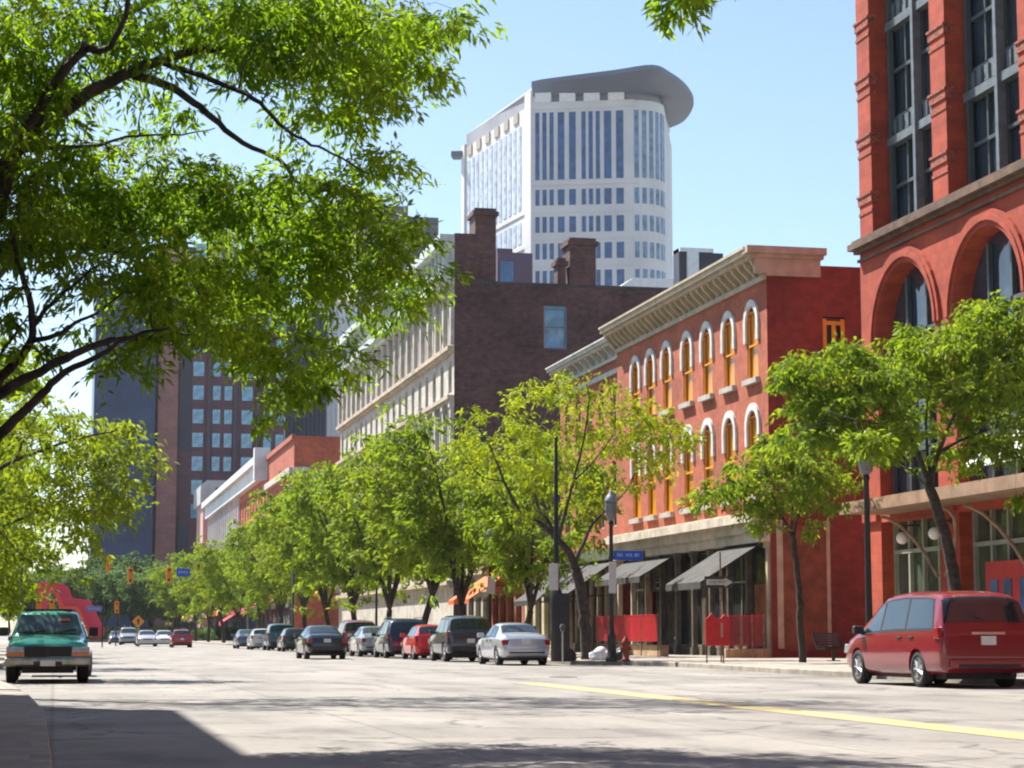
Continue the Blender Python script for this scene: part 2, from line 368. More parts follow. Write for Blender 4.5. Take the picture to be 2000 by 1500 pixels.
# the upper wall starts above the shopfront
g = wall_mesh(W, 15.9 - 5.9, [(o[0], o[1] - 5.9, o[2], o[3] - 5.9, 1) for o in ops]); g.v = [(p[0], p[1], p[2] + 5.9) for p in g.v]
put(g, 'wall', M_BRICK, b, M)
pl, pu = win_pane(ww, 3.5, 1, .15).mesh('pane', M_GLO), win_pane(ww, 3.0, 1, .15).mesh('pane', M_GLO)
fl, fu = win_frame(ww, 3.5, .08, .03, mull=(), rails=(.45,)).mesh('window_frame', M_OCHRE), win_frame(ww, 3.0, .08, .03, mull=(), rails=(.45,)).mesh('window_frame', M_OCHRE)
hl, hu = hood(ww, 3.5, 1, .24, .10, .8).mesh('arch_hood', M_WHITE), hood(ww, 3.0, 1, .24, .10, .8).mesh('arch_hood', M_WHITE)
sg = MB(); sg.box(-.22, -.2, -.22, ww + .22, .1, 0); sl = sg.mesh('window_sill', M_CREAM)
mh = mat('painted_stone_hood', (.60, .60, .57), .7, .1, 3); hl.materials[0] = mh; hu.materials[0] = mh
for o in ops:
    lo = o[1] < 8
    wnd = place_mesh('window', fl if lo else fu, b, M, o[0], o[1])
    for nm, me in (('pane', pl if lo else pu), ('arch_hood', hl if lo else hu), ('window_sill', sl)):
        link(nm, me, wnd)
g = MB(); cornice(g, W - .03, 15.35, 16.66, .9, .8); put(g, 'cornice', M_BEIGE, b, M)
# the cornice returns a little way along the side wall
g = MB(); g.box(-.5, -.10, 15.60, 2.30, .2, 16.22); g.box(-.75, -.24, 16.22, 2.4, .2, 16.38); g.box(-.93, -.38, 16.38, 2.48, .25, 16.665); g.box(-.02, -.14, 15.5, 2.3, .1, 15.6); put(g, 'cornice_return', mat('tan_cornice', (.43, .35, .27), .7, .1, 2), b, face_camera(FX, Y0))
sw0 = at(1607, 640, Y=Y0).x - FX; zsw = at(1607, 618, Y=Y0).z - 2.9
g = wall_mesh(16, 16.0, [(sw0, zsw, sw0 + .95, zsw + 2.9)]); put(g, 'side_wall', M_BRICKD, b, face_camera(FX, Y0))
o = place_mesh('window', win_frame(.95, 2.9, .16, .02, rails=(.5,), mull=(.5,)).mesh('window_frame', M_OCHRE), b, face_camera(FX, Y0), sw0, zsw)
link('pane', win_pane(.95, 2.9).mesh('pane', M_GL), o)
g = MB(); g.box(sw0 - .1, -.1, zsw - .2, sw0 + 1.05, .1, zsw); put(g, 'window_sill', M_OCHRE, b, face_camera(FX, Y0))
shell(b, FX, FX + 16, Y0 + .36, Y1, 15.9, M_BRICKD, 'br', 15.8)
# side wall pilaster panels at the foot (ochre-edged painted panel)
g = MB(); g.box(.25, -.06, .5, .5, .0, 5.6); g.box(2.35, -.06, .5, 2.5, 0, 5.6); put(g, 'trim_strip', M_BEIGE, b, face_camera(FX, Y0))
g = MB(); g.box(.5, -.03, .4, 2.35, 0, 5.4); put(g, 'painted_panel', mat('orange_brown_panel', (.20, .06, .025), .7, .2, 2), b, face_camera(FX, Y0))
# shopfront: entablature, columns, dark glazing, stall riser
W -= .02
g = MB(); g.box(0, -.45, 5.15, W, .2, 5.55); g.box(0, -.3, 4.75, W, .2, 5.15); g.box(0, -.75, 5.55, W, .3, 5.9); g.box(0, -.6, 5.9, W, 0, 5.98)
put(g, 'entablature', mat('old_cream_entablature', (.56, .49, .38), .75, .15, 1.4), b, M)
g = MB(); g.box(0, .55, .5, W, .6, 4.75); put(g, 'shop_glass', glass('shop_glass', (.025, .03, .03)), b, M)
n = 9
for i in range(n + 1):
    u = .2 + (W - .4) * i / n
    g = MB(); g.box(u - .11, -.1, .15, u + .11, .12, 4.75); g.box(u - .17, -.16, .15, u + .17, .16, .5); g.box(u - .17, -.16, 4.5, u + .17, .16, 4.75)
    put(g, 'column', M_BEIGE if i in (0, 1, 2, 9) else mat('dark_bronze_post', (.12, .10, .08), .5, .2, 3), b, M)
g = MB(); g.box(0, .3, .15, W, .54, .62); put(g, 'stall_riser', mat('brown_riser', (.16, .12, .09), .7, .2, 2), b, M)
for u0, u1, c in ((3.2, 4.5, (.30, .05, .03)), (12.4, 13.6, (.10, .07, .04)), (19.5, 20.9, (.35, .12, .05))):
    g = MB(); g.box(u0, .42, .15, u1, .5, 3.1); put(g, 'shop_door', mat('door_%d' % int(u0), c, .5, .2, 2), b, M)
for u0, u1 in ((0.6, 2.8), (5, 7.3), (7.7, 9.6), (10, 12), (14, 16), (16.5, 18.8)):
    g = MB(); g.box(u0, .5, 3.2, u1, .53, 3.3); g.box((u0 + u1) / 2 - .03, .49, .6, (u0 + u1) / 2 + .03, .54, 3.2); g.box((u0 + u1) / 2 - .03, .49, 3.3, (u0 + u1) / 2 + .03, .54, 4.7)
    put(g, 'glazing_bars', mat('pale_frame', (.30, .27, .22), .6, .1, 2), b, M)

# ---------------------------------------------------------------- shorter red brick neighbour (Y 100.4 .. 113.5)
ya, yb = 100.45, 113.6; W = yb - ya
b = thing('brick_building', 'dark red brick block with a thin stepped grey cornice, adjoining the arched-window block', 'building')
M = face_street(FX + .25, yb)
ops = []
for k in range(5):
    u = 1.1 + k * 2.45; ops += [(u, 6.6, u + 1.1, 10.0, .5), (u, 11.2, u + 1.1, 14.0, .5)]
g = wall_mesh(W, 10.1, [(o[0], o[1] - 5.5, o[2], o[3] - 5.5, .5) for o in ops]); g.v = [(p[0], p[1], p[2] + 5.5) for p in g.v]
put(g, 'wall', M_BRICK, b, M)
f1, p1 = win_frame(1.1, 3.4).mesh('window_frame', M_CREAM), win_pane(1.1, 3.4, .5).mesh('pane', M_GL)
f2, p2 = win_frame(1.1, 2.8).mesh('window_frame', M_CREAM), win_pane(1.1, 2.8, .5).mesh('pane', M_GL)
for o in ops:
    wnd = place_mesh('window', f1 if o[1] < 8 else f2, b, M, o[0], o[1]); link('pane', p1 if o[1] < 8 else p2, wnd)
g = MB(); cornice(g, W, 15.2, 16.25, .8, 1.2); put(g, 'cornice', M_GREYC, b, M)
g = MB(); g.box(0, -.15, 14.45, W, .1, 14.7); put(g, 'stone_band', M_GREYC, b, M)
shell(b, FX + .25, FX + 16, ya, yb, 15.3, M_BRICKD, 'br')
g = MB(); g.box(0, -.4, 4.9, W, .3, 5.5); put(g, 'entablature', mat('dull_green_fascia', (.10, .12, .07), .7, .2, 2), b, M)
g = MB(); g.box(0, .6, .15, W, .65, 4.9); put(g, 'shop_glass', MATS['shop_glass'], b, M)
for i in range(9):
    u = .3 + (W - .6) * i / 8
    g = MB(); g.tube([(u, .1, .15), (u, .1, 4.9)], [.15, .13], 10); g.box(u - .22, -.12, 4.45, u + .22, .32, 4.9); g.box(u - .2, -.1, .15, u + .2, .3, .6)
    put(g, 'column', M_BEIGE, b, M)

# ---------------------------------------------------------------- low shops between (Y 113.7 .. 144)
specs = [(113.8, 123.5, 5.4, (.50, .42, .25), 'low cream shopfront with slim posts between the brick block and the orange awning shop'),
         (123.7, 133.5, 6.0, (.34, .10, .05), 'low brick red shopfront in the row of single storey shops'),
         (133.7, 144.2, 5.6, (.40, .36, .28), 'low grey stone shopfront beside the tall dark brick wall')]
for k, (ya, yb, h, c, lab) in enumerate(specs):
    b = thing('shop_building', lab, 'shop', group='single storey shops'); W = yb - ya; M = face_street(FX + .4, yb); mm = mat('shop_wall_%d' % k, c, .8, .15, 1)
    ops = [(.6 + i * (W - .6) / 4, .7, .6 + (i + 1) * (W - .6) / 4 - .6, 3.6) for i in range(4)]
    put(wall_mesh(W, h, ops, .3), 'wall', mm, b, M)
    for o in ops:
        put(win_pane(o[2] - o[0], o[3] - o[1], 0, .25), 'window', M_GL, b, M @ Matrix.Translation((o[0], 0, o[1])))
    g = MB(); g.box(-.0, -.35, h - .5, W, .2, h); g.box(0, -.2, 3.9, W, 0, 4.15); put(g, 'fascia', M_BEIGE if k != 1 else mat('orange_fascia', (.45, .16, .05), .7, .2, 2), b, M)
    shell(b, FX + .4, FX + 14, ya, yb, h - .1, mm, 'fbr')

# ---------------------------------------------------------------- pale stone office row with the dark brick end wall
ya, yb = 144.6, 205.5; W = yb - ya - .03; HT = 27.0
b = thing('stone_building', 'long pale stone block with green-grey cornice and a tall dark brown brick end wall', 'building')
M = face_street(FX, yb); n = 19; pt = W / n; rows = [(22.3, 25.7, 0), (18.6, 21.0, 1), (14.2, 17.2, 0), (9.8, 12.8, 1), (5.4, 8.4, 0)]
ops = [(i * pt + .95, r[0], i * pt + pt - .95, r[1], r[2]) for i in range(n) for r in rows]
put(wall_mesh(W, HT, ops, .5), 'wall', M_CREAM, b, M)
for r in rows:
    p_ = win_pane(pt - 1.9, r[1] - r[0], r[2], .42).mesh('window', M_GL); f_ = win_frame(pt - 1.9, r[1] - r[0], .1, .3).mesh('window_frame', M_CREAM)
    for i in range(n): link('window_frame', f_, place_mesh('window', p_, b, M, i * pt + .95, r[0]))
for i in range(0, n + 1):
    g = MB(); u = min(max(i * pt, .25), W - .25)
    for z0, z1 in ((22.0, 26.2), (5.2, 17.8)): g.box(u - .25, -.28, z0, u + .25, 0, z1); g.box(u - .33, -.36, z1 - .4, u + .33, 0, z1)
    put(g, 'pilaster', M_CREAM, b, M)
g = MB()
for z in (21.6, 18.0, 13.4, 9.0, 4.6):
    g = MB(); g.box(0, -.5, z, W, .1, z + .3); g.box(0, -.3, z - .2, W, .1, z)
    put(g, 'string_course', mat('warm_string_course', (.48, .39, .29), .8, .15, 1), b, M)
g = MB(); g.box(0, -.6, 26.3, W, .2, 26.7); g.box(0, -1.0, 26.7, W, .2, 27.3); g.box(0, -.25, 27.3, W, .2, 29.1); g.box(0, -1.35, 29.1, W, .3, 29.6); g.box(0, -1.1, 29.6, W, .3, 30.1)
for i in range(40): u = .3 + (W - .6) * i / 39; g.box(u - .12, -.85, 27.6, u + .12, 0, 29.1)
put(g, 'cornice', mat('green_grey_metal_cornice', (.50, .56, .52), .6, .12, 1), b, M)
for i in range(0, n, 2):
    g = MB(); g.box(i * pt + 1.2, -.3, 27.5, i * pt + pt - 1.2, .0, 28.8); put(g, 'attic_panel', M_GL, b, M)
# end wall with parapet steps and chimneys, measured on the plane Y = 144.6
def E(px, py): p = at(px, py, Y=ya); return p.x, p.z
xz = [(FX, .15), E(887, 455), E(928, 455), E(930, 548), (E(1300, 560)[0] + 30, E(1300, 560)[1] - .3), (E(1300, 560)[0] + 30, .15)]
wx = [E(1062, 680), E(1107, 597)]
xe = xz[4][0]; ztop = xz[4][1]; u0, u1 = wx[0][0] - FX, wx[1][0] - FX
g = wall_mesh(xe - FX, ztop, [(u0, wx[0][1], u1, wx[1][1])], .4); 
put(g, 'end_wall', M_BRICKB, b, face_camera(FX, ya))
g = MB(); g.box(0, 0, ztop, xz[2][0] - FX, .5, xz[1][1]); put(g, 'parapet', M_BRICKB, b, face_camera(FX, ya))
g = MB(); g.box(xz[2][0] - FX, -.06, ztop, xe - FX, .5, ztop + .22); put(g, 'coping', mat('dark_coping', (.07, .06, .06), .8, .2, 1), b, face_camera(FX, ya))
o = place_mesh('window', win_frame(u1 - u0, wx[1][1] - wx[0][1], .1, .06).mesh('window', mat('grey_blue_frame', (.2, .25, .3), .6)), b, face_camera(FX, ya), u0, wx[0][1])
link('pane', win_pane(u1 - u0, wx[1][1] - wx[0][1]).mesh('pane', glass('sky_reflection_blue', (.10, .22, .34), .05, .6)), o)  # blue base colour stands in for the sky reflected in the pane
for a, c, top, dy in ((925, 972, 405, 2.2), (1110, 1167, 463, 2.2), (1086, 1108, 503, 1.2)):
    x0 = E(a, 500)[0]; x1 = E(c, 500)[0]; zt = E(a, top)[1]
    g = MB(); g.box(x0 + .12, ya + .02, ztop + .1, x1 - .12, ya + dy, zt - .55); g.box(x0 - .06, ya - .12, zt - .55, x1 + .06, ya + dy + .1, zt - .25); g.box(x0 + .1, ya + .05, zt - .25, x1 - .1, ya + dy - .1, zt)
    g.build('chimney', M_BRICKB, b)
shell(b, FX, xe, ya + .45, yb, 27.0, M_BRICKB, 'br', 26.9 if ztop > 27 else ztop - .5)

# ---------------------------------------------------------------- far brick rows across the side street
ya, yb = 247.1, 279.0; W = yb - ya - .03
b = thing('brick_building', 'distant orange red brick block with plain side wall, beyond the pale stone block', 'building')
M = face_street(FX, yb)
ops = [(2 + i * 3.3, z, 3.5 + i * 3.3, z + 3) for i in range(9) for z in (6, 11, 16)]
put(wall_mesh(W, 25, ops), 'wall', M_BRICKF, b, M); p_ = win_pane(1.5, 3).mesh('window', M_GL)
for o in ops: place_mesh('window', p_, b, M, o[0], o[1])
g = MB(); g.box(0, -.6, 20.4, W, .1, 21.2); put(g, 'string_course', M_CREAM, b, M)
g = MB(); g.box(0, -.3, 24.6, W, .2, 25.2); put(g, 'coping', M_BRICKF, b, M)
put(wall_mesh(12, 25, [(2.2, 17.7, 3.9, 21.0), (7.6, 17.7, 9.3, 21.0), (2.2, 12, 3.9, 15), (7.6, 12, 9.3, 15)]), 'side_wall', M_BRICKF, b, face_camera(FX, ya))
for u in (2.2, 7.6):
    for z, h in ((17.7, 3.3), (12, 3)): o = place_mesh('window', win_frame(1.7, h, .1).mesh('window', M_CREAM), b, face_camera(FX, ya), u, z); link('pane', win_pane(1.7, h).mesh('pane', glass('pale_blind_glass', (.35, .36, .32))), o)
g = MB(); g.box(-.1, -.4, 20.6, 2.0, 0, 21.2); g.box(5.4, -.4, 20.6, 12, 0, 21.2); put(g, 'stone_band', M_CREAM, b, face_camera(FX, ya))
shell(b, FX, FX + 12, ya + .4, yb, 24.8, M_BRICKF, 'br')
ya, yb = 279.2, 386.0; W = yb - ya
b = thing('brick_building', 'distant brick row with a long pale grey cornice and white window bays', 'building')
M = face_street(FX, yb)
ops = [(2 + i * 4.2, z, 4.0 + i * 4.2, z + 3.4) for i in range(25) for z in (8, 13.5, 18)]
put(wall_mesh(W, 23.5, ops), 'wall', [M_BRICKF], b, M); p_ = win_pane(2, 3.4).mesh('window', M_WHITE)
for o in ops: place_mesh('window', p_, b, M, o[0], o[1])
g = MB(); g.box(0, -.9, 22.4, W, .1, 24.4); g.box(0, -1.6, 24.4, W, .3, 25.4); g.box(W - 1.6, -1.8, 22.0, W + .12, .35, 26.4)
for i in range(26): g.box(i * 4.2 + .3, -.3, 12, i * 4.2 + 1.1, 0, 22.4) if i < 16 else None
put(g, 'cornice', mat('pale_grey_cornice', (.62, .65, .66), .6, .08, .5), b, M)
shell(b, FX, FX + 14, ya, yb, 23.6, M_BRICKF, 'br')
g = MB(); a, c = at(398, 938, Y=392), at(456, 985, Y=392)
b = thing('brick_building', 'small gabled grey fronted building at the far end of the brick row', 'building')
g.box(a.x, 392, .1, c.x + 10, 410, c.z); g.build('wall', mat('pinkish_stucco', (.52, .33, .28), .8, .1, .5), b)
g = MB(); g.prism([(a.x - .6, c.z), (c.x + 10, c.z), (c.x + 10, a.z), (a.x + .6, a.z), (a.x - .6, a.z - 1)], 1, 391.4, 411); g.build('roof', mat('grey_pediment', (.42, .42, .41), .7, .1, .5), b)
g = MB(); g.box(a.x + 2.2, 391.2, c.z + .6, c.x + 9, 391.4, a.z - 1.4); g.build('louvre', M_DARK, b)

for (ya, yb, nm) in ((247.4, 278.8, 'terrace'), (279.6, 385.6, 'terrace')):
    par_ = [o for o in bpy.data.objects if o.get('label', '').startswith('distant orange red' if ya < 250 else 'distant brick row')][0]; n = int((yb - ya) / 5.2); M = face_street(FX - .15, yb)
    for k in range(n):
        u = (yb - ya) * k / n; wd = (yb - ya) / n - .7
        g = MB(); g.box(u, 0, .15, u + wd, .14, 4.3); put(g, 'shopfront', M_GL if k % 3 else M_DARK, par_, M)
        g = MB(); g.box(u - .1, -.2, 4.35, u + wd + .1, .14, 5.1); put(g, 'fascia', mat('fascia_%d' % (k % 4), ((.30, .05, .05), (.06, .10, .08), (.45, .40, .30), (.10, .07, .14))[k % 4], .7), par_, M)
# ---------------------------------------------------------------- far skyline
def tower(lab, px0, px1, pyt, Y, m, depth=40, name='office_tower'):
    a = at(px0, pyt, Y=Y); c = at(px1, pyt, Y=Y); b = thing(name, lab, 'tower', group=None)
    g = MB(); g.box(a.x, Y, 0, c.x, Y + depth, a.z); g.build('wall', m, b)
    return b, a.x, c.x, a.z
m_gt = mat('blue_black_curtain_wall', (.014, .045, .15), .3, .25, .1, spec=.5)
bt, x0, x1, zt = tower('dark blue glass tower with fine vertical fins, left of the brown brick tower', 190, 306, 560, 430, m_gt)
g = MB(); n = 22
for i in range(n + 1):
    x = x0 + (x1 - x0) * i / n; g.box(x - .12, 429.6, 0, x + .12, 430, zt)
g.build('fin', mat('slate_fin', (.03, .06, .14), .5, .2, .2), bt)
g = MB()
for i in range(18): g.box(x0, 429.9, 4 + i * 4, x1, 429.995, 4.4 + i * 4)
g.build('spandrel', mat('slate_spandrel', (.02, .04, .10), .5), bt)
m_bt = brick('brown_tower_brick', (.13, .055, .06), (.10, .045, .055), (.10, .055, .06), 2.4, .8, stain=.2)
bt, x0, x1, zt = tower('brown brick high-rise with rows of pale blue windows', 306, 560, 480, 432, m_bt)
g = MB(); a, c = at(306, 900, Y=431.2).x, at(345, 900, Y=431.2).x; g.box(a, 430.4, 0, c, 432, zt); g.build('corner_pier', brick('lighter_tower_brick', (.26, .12, .10), (.22, .10, .09), (.2, .1, .1), 2.4, .8, stain=.2), bt)
a, c = at(345, 900, Y=432).x, at(372, 900, Y=432).x
g = MB(); g.box(a + .3, 431.7, 0, c - .2, 432, 24); g.box(a + .3, 431.7, 39, c - .2, 432, zt); g.build('recess_shade_strip', mat('tower_recess_shade', (.035, .03, .045), .6, .1, .3), bt)  # dark slab proud of the wall, painting in the shade of a recess
mwp = glass('tower_sky_glass', (.16, .34, .46), .1, .15)
for cx_, wd in ((385, 21), (421, 15), (444, 15), (481, 21), (521, 15), (545, 15)):
    p0 = at(cx_ - wd / 2, 900, Y=431.8).x; p1 = at(cx_ + wd / 2, 900, Y=431.8).x; g = MB(); g.box(0, 0, 0, p1 - p0, .2, 3.0); me = g.mesh('window', mwp)
    for r in range(12):
        if cx_ != 385 and r < 2: continue
        z = at(385, 1012 - 46.3 * r, Y=431.8).z; link('window', me, bt, (p0, 431.78, z))
for cx_ in (407, 458, 503):
    p0 = at(cx_ - 4, 900, Y=431.8).x; g = MB(); g.box(p0, 431.4, 0, p0 + .8, 432, zt); g.build('mullion', mat('tower_mullion', (.07, .045, .06), .7, .1, .4), bt)
bt, x0, x1, zt = tower('dark navy tower standing between the brown brick high-rise and the stone block', 560, 640, 600, 470, mat('navy_wall', (.028, .03, .062), .5, .2, .1))
g = MB()
for i in range(10): x = x0 + (x1 - x0) * (i + .5) / 10; g.box(x - .2, 469.7, 0, x + .2, 470, zt)
g.build('fin', mat('navy_fin', (.05, .055, .09), .6), bt)
bt, x0, x1, zt = tower('pale teal and white ribbed tower behind the stone block corner', 632, 700, 590, 490, mat('pale_teal_wall', (.34, .42, .44), .5, .15, .1))
g = MB()
for i in range(8): x = x0 + (x1 - x0) * (i + .5) / 8; g.box(x - .5, 489.6, 0, x + .5, 490, zt)
g.build('fin', M_WHITE, bt)
bt, x0, x1, zt = tower('beige office tower with bands of blue windows above the stone block', 700, 800, 448, 520, mat('beige_tower_wall', (.42, .37, .30), .7, .1, .1))
g = MB(); g.box(0, 0, 0, 3.0, .2, 2.6); me = g.mesh('window', M_GLB)
for i in range(3):
    for r in range(14): link('window', me, bt, (x0 + .9 + i * 4.2, 519.85, zt - 6 - r * 4.4))
bt, x0, x1, zt = tower('dark slate stepped tower whose flat roof shows over the leaves', 640, 797, 396, 600, mat('slate_tower', (.06, .075, .10), .6, .1, .1))
a, c = at(797, 422, Y=600), at(857, 422, Y=600); g = MB(); g.box(a.x, 600.5, 0, c.x, 640, a.z); g.build('lower_wing', MATS['slate_tower'], bt)
g = MB()
for k in range(4): g.box(a.x, 600.2, a.z - 4.5 - k * 5, c.x - .5, 600.5, a.z - 2.5 - k * 5)
g.build('window_band', glass('slate_glass', (.06, .06, .08), .2), bt)
bt, x0, x1, zt = tower('small maroon and blue-grey block seen between the two brick chimneys', 972, 1040, 492, 320, mat('maroon_block', (.085, .05, .085), .6, .1, .2), 20)
g = MB(); a = at(972, 484, Y=320); c = at(1002, 484, Y=320); g.box(a.x, 320.3, a.z - 2, c.x, 335, a.z); g.build('penthouse', MATS['maroon_block'], bt)
g = MB(); g.box(x0 + .4, 319.8, zt - 5, x0 + 2.6, 320, zt - 1.5); g.build('window', M_GLB, bt)
a, c = at(1326, 484, Y=175), at(1413, 560, Y=175)
bt = thing('penthouse', 'white framed rooftop penthouse with dark wall showing above the brick cornice', 'rooftop structure')
g = MB(); g.box(a.x, 175, 0, a.x + .3, 176.8, a.z); g.box(a.x + .3, 175, 0, c.x, 176.8, a.z - .35); g.build('wall', [mat('charcoal_cladding', (.045, .045, .06), .6, .1, .5)], bt)
g = MB(); g.box(a.x, 174.7, a.z - .35, c.x - 1, 177, a.z); g.box(a.x + .7, 174.6, 5, a.x + 1.75, 174.99, a.z - .35); g.build('frame', M_WHITE, bt)
a, c = at(1210, 541, Y=215), at(1312, 556, Y=215)
g = MB(); g.prism([(a.x, 0), (c.x + 3, 0), (c.x + 3, a.z), (a.x + 1.6, a.z), (a.x, a.z - 1.1)], 1, 215, 232)
tag(g.build('flat_roof_building', M_WHITE), 'low white roof edge peeping over the dark brick wall', 'building')

# ---- the big pale tower with its crescent roof visor
TY = 480
b = thing('office_tower', 'tall pale stone tower with blue window strips and a curved projecting grey roof visor', 'tower')
A = at(1040, 190, Y=TY); ang = R(-19.5); U = Vector((math.cos(ang), math.sin(ang), 0)); V = Vector((-U.y, U.x, 0))
zr = A.z; M_TW = mat('pale_tower_stone', (.66, .64, .62), .6, .06, .1)
TM = Matrix(((U.x, V.x, 0, A.x), (U.y, V.y, 0, A.y), (0, 0, 1, 0), (0, 0, 0, 1)))
WF = 25.5; WD = 50
# rounded right corner: plan points
WF = 24.6
arc = [(WF + 7.4 * math.sin(t), 7.4 * (1 - math.cos(t)) + 0) for t in [R(a) for a in (0, 15, 30, 45, 60, 75, 90)]]
plan = [(0, 0)] + arc + [(WF + 7.4, WD), (0, WD)]
BF = TM.inverted() @ at(905, 282, Z=zr); plan[-2:] = [(WF + 7.4, WD), (BF.x, BF.y + 1)]
g = MB(); g.prism([(1, 1)] + [(p[0] - 1, p[1] + 1) for p in arc] + [(WF + 6.4, WD - 1), (BF.x + 1, BF.y - 1)], 2, zr - 1.5, zr + 2.5); put(g, 'crown_storey', mat('crown_wall', (.30, .30, .33), .6, .1, .1), b, TM)
g = MB(); g.prism([(0, 0)] + arc + [(WF + 7.4, WD), (BF.x, BF.y)], 2, 0, zr - 1.5); put(g, 'wall', M_TW, b, TM)
FL = math.hypot(BF.x, BF.y); fu = Vector((-BF.x, -BF.y, 0)) / FL   # flank frame: u from B to A, depth inward
FM = TM @ Matrix(((fu.x, -fu.y, 0, BF.x), (fu.y, fu.x, 0, BF.y), (0, 0, 1, 0), (0, 0, 0, 1)))
# strips: groups on the front face
def strip(u0, u1, z0, z1, nm='window', flank=False):
    g = MB()
    if flank: g.box(-.12, u0, z0, .3, u1, z1)
    else: g.box(u0, -.12, z0, u1, .3, z1)
    put(g, nm, M_GLB, b, TM)
cols = []
k = 0.9
for grp in ((1.3, 1.3, 1.3), (2.1, 2.1), (1.3, 1.3, 1.3), (2.3, 2.3)):
    for w_ in grp: cols.append((k, k + w_)); k += w_ + (.95 if len(grp) == 3 else 1.5)
    k += .35
s = (WF - .8) / k; cols = [(a * s, c * s) for a, c in cols]
z_b = at(1040, 352, Y=TY).z; zrow = [at(1050, y, Y=TY).z for y in (372, 425, 477, 530, 582, 635)]
for a, c in cols:
    strip(a, c, z_b, zr - 4)
    for z in zrow[:5]: strip(a, c, z - 3.9, z)
g = MB(); z_m = z_b - 1.4
g.box(-.3, -.35, z_m, WF + 1, 0, z_m + 1.1)
put(g, 'string_course', M_TW, b, TM)
for z in zrow[1:5]: g = MB(); g.box(-.05, -.2, z + .9, WF + .4, 0, z + 1.25); put(g, 'string_course', M_TW, b, TM)
g = MB(); g.box(-.25, -.3, zr - 3.2, WF + .5, 0, zr - 1.4); put(g, 'string_course', M_TW, b, TM)
for i in range(4):
    u = .7 + i * WF / 4.1; g = MB(); g.box(u, -.7, zr - 1.5, u + WF / 4 - 2.2, .4, zr + .9); put(g, 'lit_gap_block', M_WHITE, b, TM)  # white boxes stand in for gaps showing the sunlit inner wall
# flank strips, glass coloured paler for the sun on the left side
def fstrip(u0, u1, z0, z1, m_, nm='window', out=.12):
    g = MB(); g.box(u0, -out, z0, u1, .3, z1); put(g, nm, m_, b, FM)
nst = 12; fm_ = glass('sunlit_flank_glass', (.42, .50, .62), .25, .1)
for i in range(nst):
    u = 3.6 + i * (FL - 10) / nst; wd = (FL - 10) / nst * .58
    fstrip(u, u + wd, z_b - 6, zr - 5.5, fm_)
    for k in range(3): fstrip(u, u + wd, z_b - 14.5 - 8.5 * k, z_b - 9 - 8.5 * k, fm_)
for i in range(6):
    u = 4.2 + i * (FL - 10) / 6; fstrip(u, u + 3.2, zr - 4.2, zr - 1.5, mat('amber_stone', (.42, .36, .28), .6), 'crown_panel', .3)
fstrip(FL - 4.2, FL, 0, zr + 1.5, M_TW, 'corner_pier', .5); fstrip(-.2, 2.2, 0, zr - .5, M_TW, 'corner_pier', .5)
for z in (z_b - 7.6, z_b - 16.2, z_b - 24.8): fstrip(2.2, FL - 4.2, z, z + .9, M_TW, 'string_course', .25)
# curved corner glazing
for i in range(6):
    (xa, ya_), (xb, yb_) = arc[i], arc[i + 1]
    d = Vector((yb_ - ya_, -(xb - xa))).normalized() * .15; t0, t1 = .22, .78
    for z0, z1 in [(z_b, zr - 4)] + [(z - 3.9, z) for z in zrow[:5]]:
        g = MB(); pa = (xa + (xb - xa) * t0, ya_ + (yb_ - ya_) * t0); pb = (xa + (xb - xa) * t1, ya_ + (yb_ - ya_) * t1)
        g.prism([(pa[0] + d.x, pa[1] + d.y), (pb[0] + d.x, pb[1] + d.y), (pb[0] - d.x, pb[1] - d.y), (pa[0] - d.x, pa[1] - d.y)], 2, z0, z1)
        put(g, 'window', glass('pale_corner_glass', (.14, .24, .36), .1, .1), b, TM)
# visor: inner ring at wall top, outer ring measured at one height
zv = zr + 3.0
outer = [at(x, y, Z=zv) for x, y in ((1038, 168), (1060, 163), (1120, 155), (1200, 145), (1275, 135), (1310, 150), (1338, 171), (1354, 196), (1351, 216), (1334, 238), (1306, 251))]
inner_l = [(0, 0), (2, 0), (8, 0), (16, 0), (WF, 0)] + arc[1:] ; inner = [TM @ Vector((p[0], p[1], zr + .2)) for p in inner_l]
outer = smooth(outer, 4); inner = smooth(inner, 4)
nn = len(outer); vs = [tuple(p) for p in inner] + [tuple(p) for p in outer] + [(p.x, p.y, p.z + 1.1) for p in outer] + [(p.x, p.y, zv + 1.1) for p in inner]
fs = []
for i in range(nn - 1):
    for a in range(3): fs.append((a * nn + i, a * nn + i + 1, (a + 1) * nn + i + 1, (a + 1) * nn + i))
g = MB(); g.add(vs, fs); vz = g.build('roof_visor', mat('grey_metal_visor', (.15, .165, .20), .55, .06, .05), b, True); vz.data.set_sharp_from_angle(angle=R(35))
g = MB(); g.prism([(.5, .5)] + [(p[0] - .5, p[1] + .5) for p in arc] + [(WF + 7, WD), (BF.x + 1, BF.y)], 2, zr + 2.5, zr + 2.9); put(g, 'roof', M_TW, b, TM)
g = MB(); g.box(BF.x - 3.2, BF.y - 1, zr - 3.5, BF.x, BF.y + 3, zr - 2.0); put(g, 'side_ledge', MATS['grey_metal_visor'], b, TM)

# ---------------------------------------------------------------- big red sandstone building on the right
b = thing('stone_building', 'massive red sandstone building with round arches, tall piers and dark glazed bays', 'building')
ya, yb = -60.0, 67.8; W = yb - ya; M = face_street(FX, yb); PT = 6.3
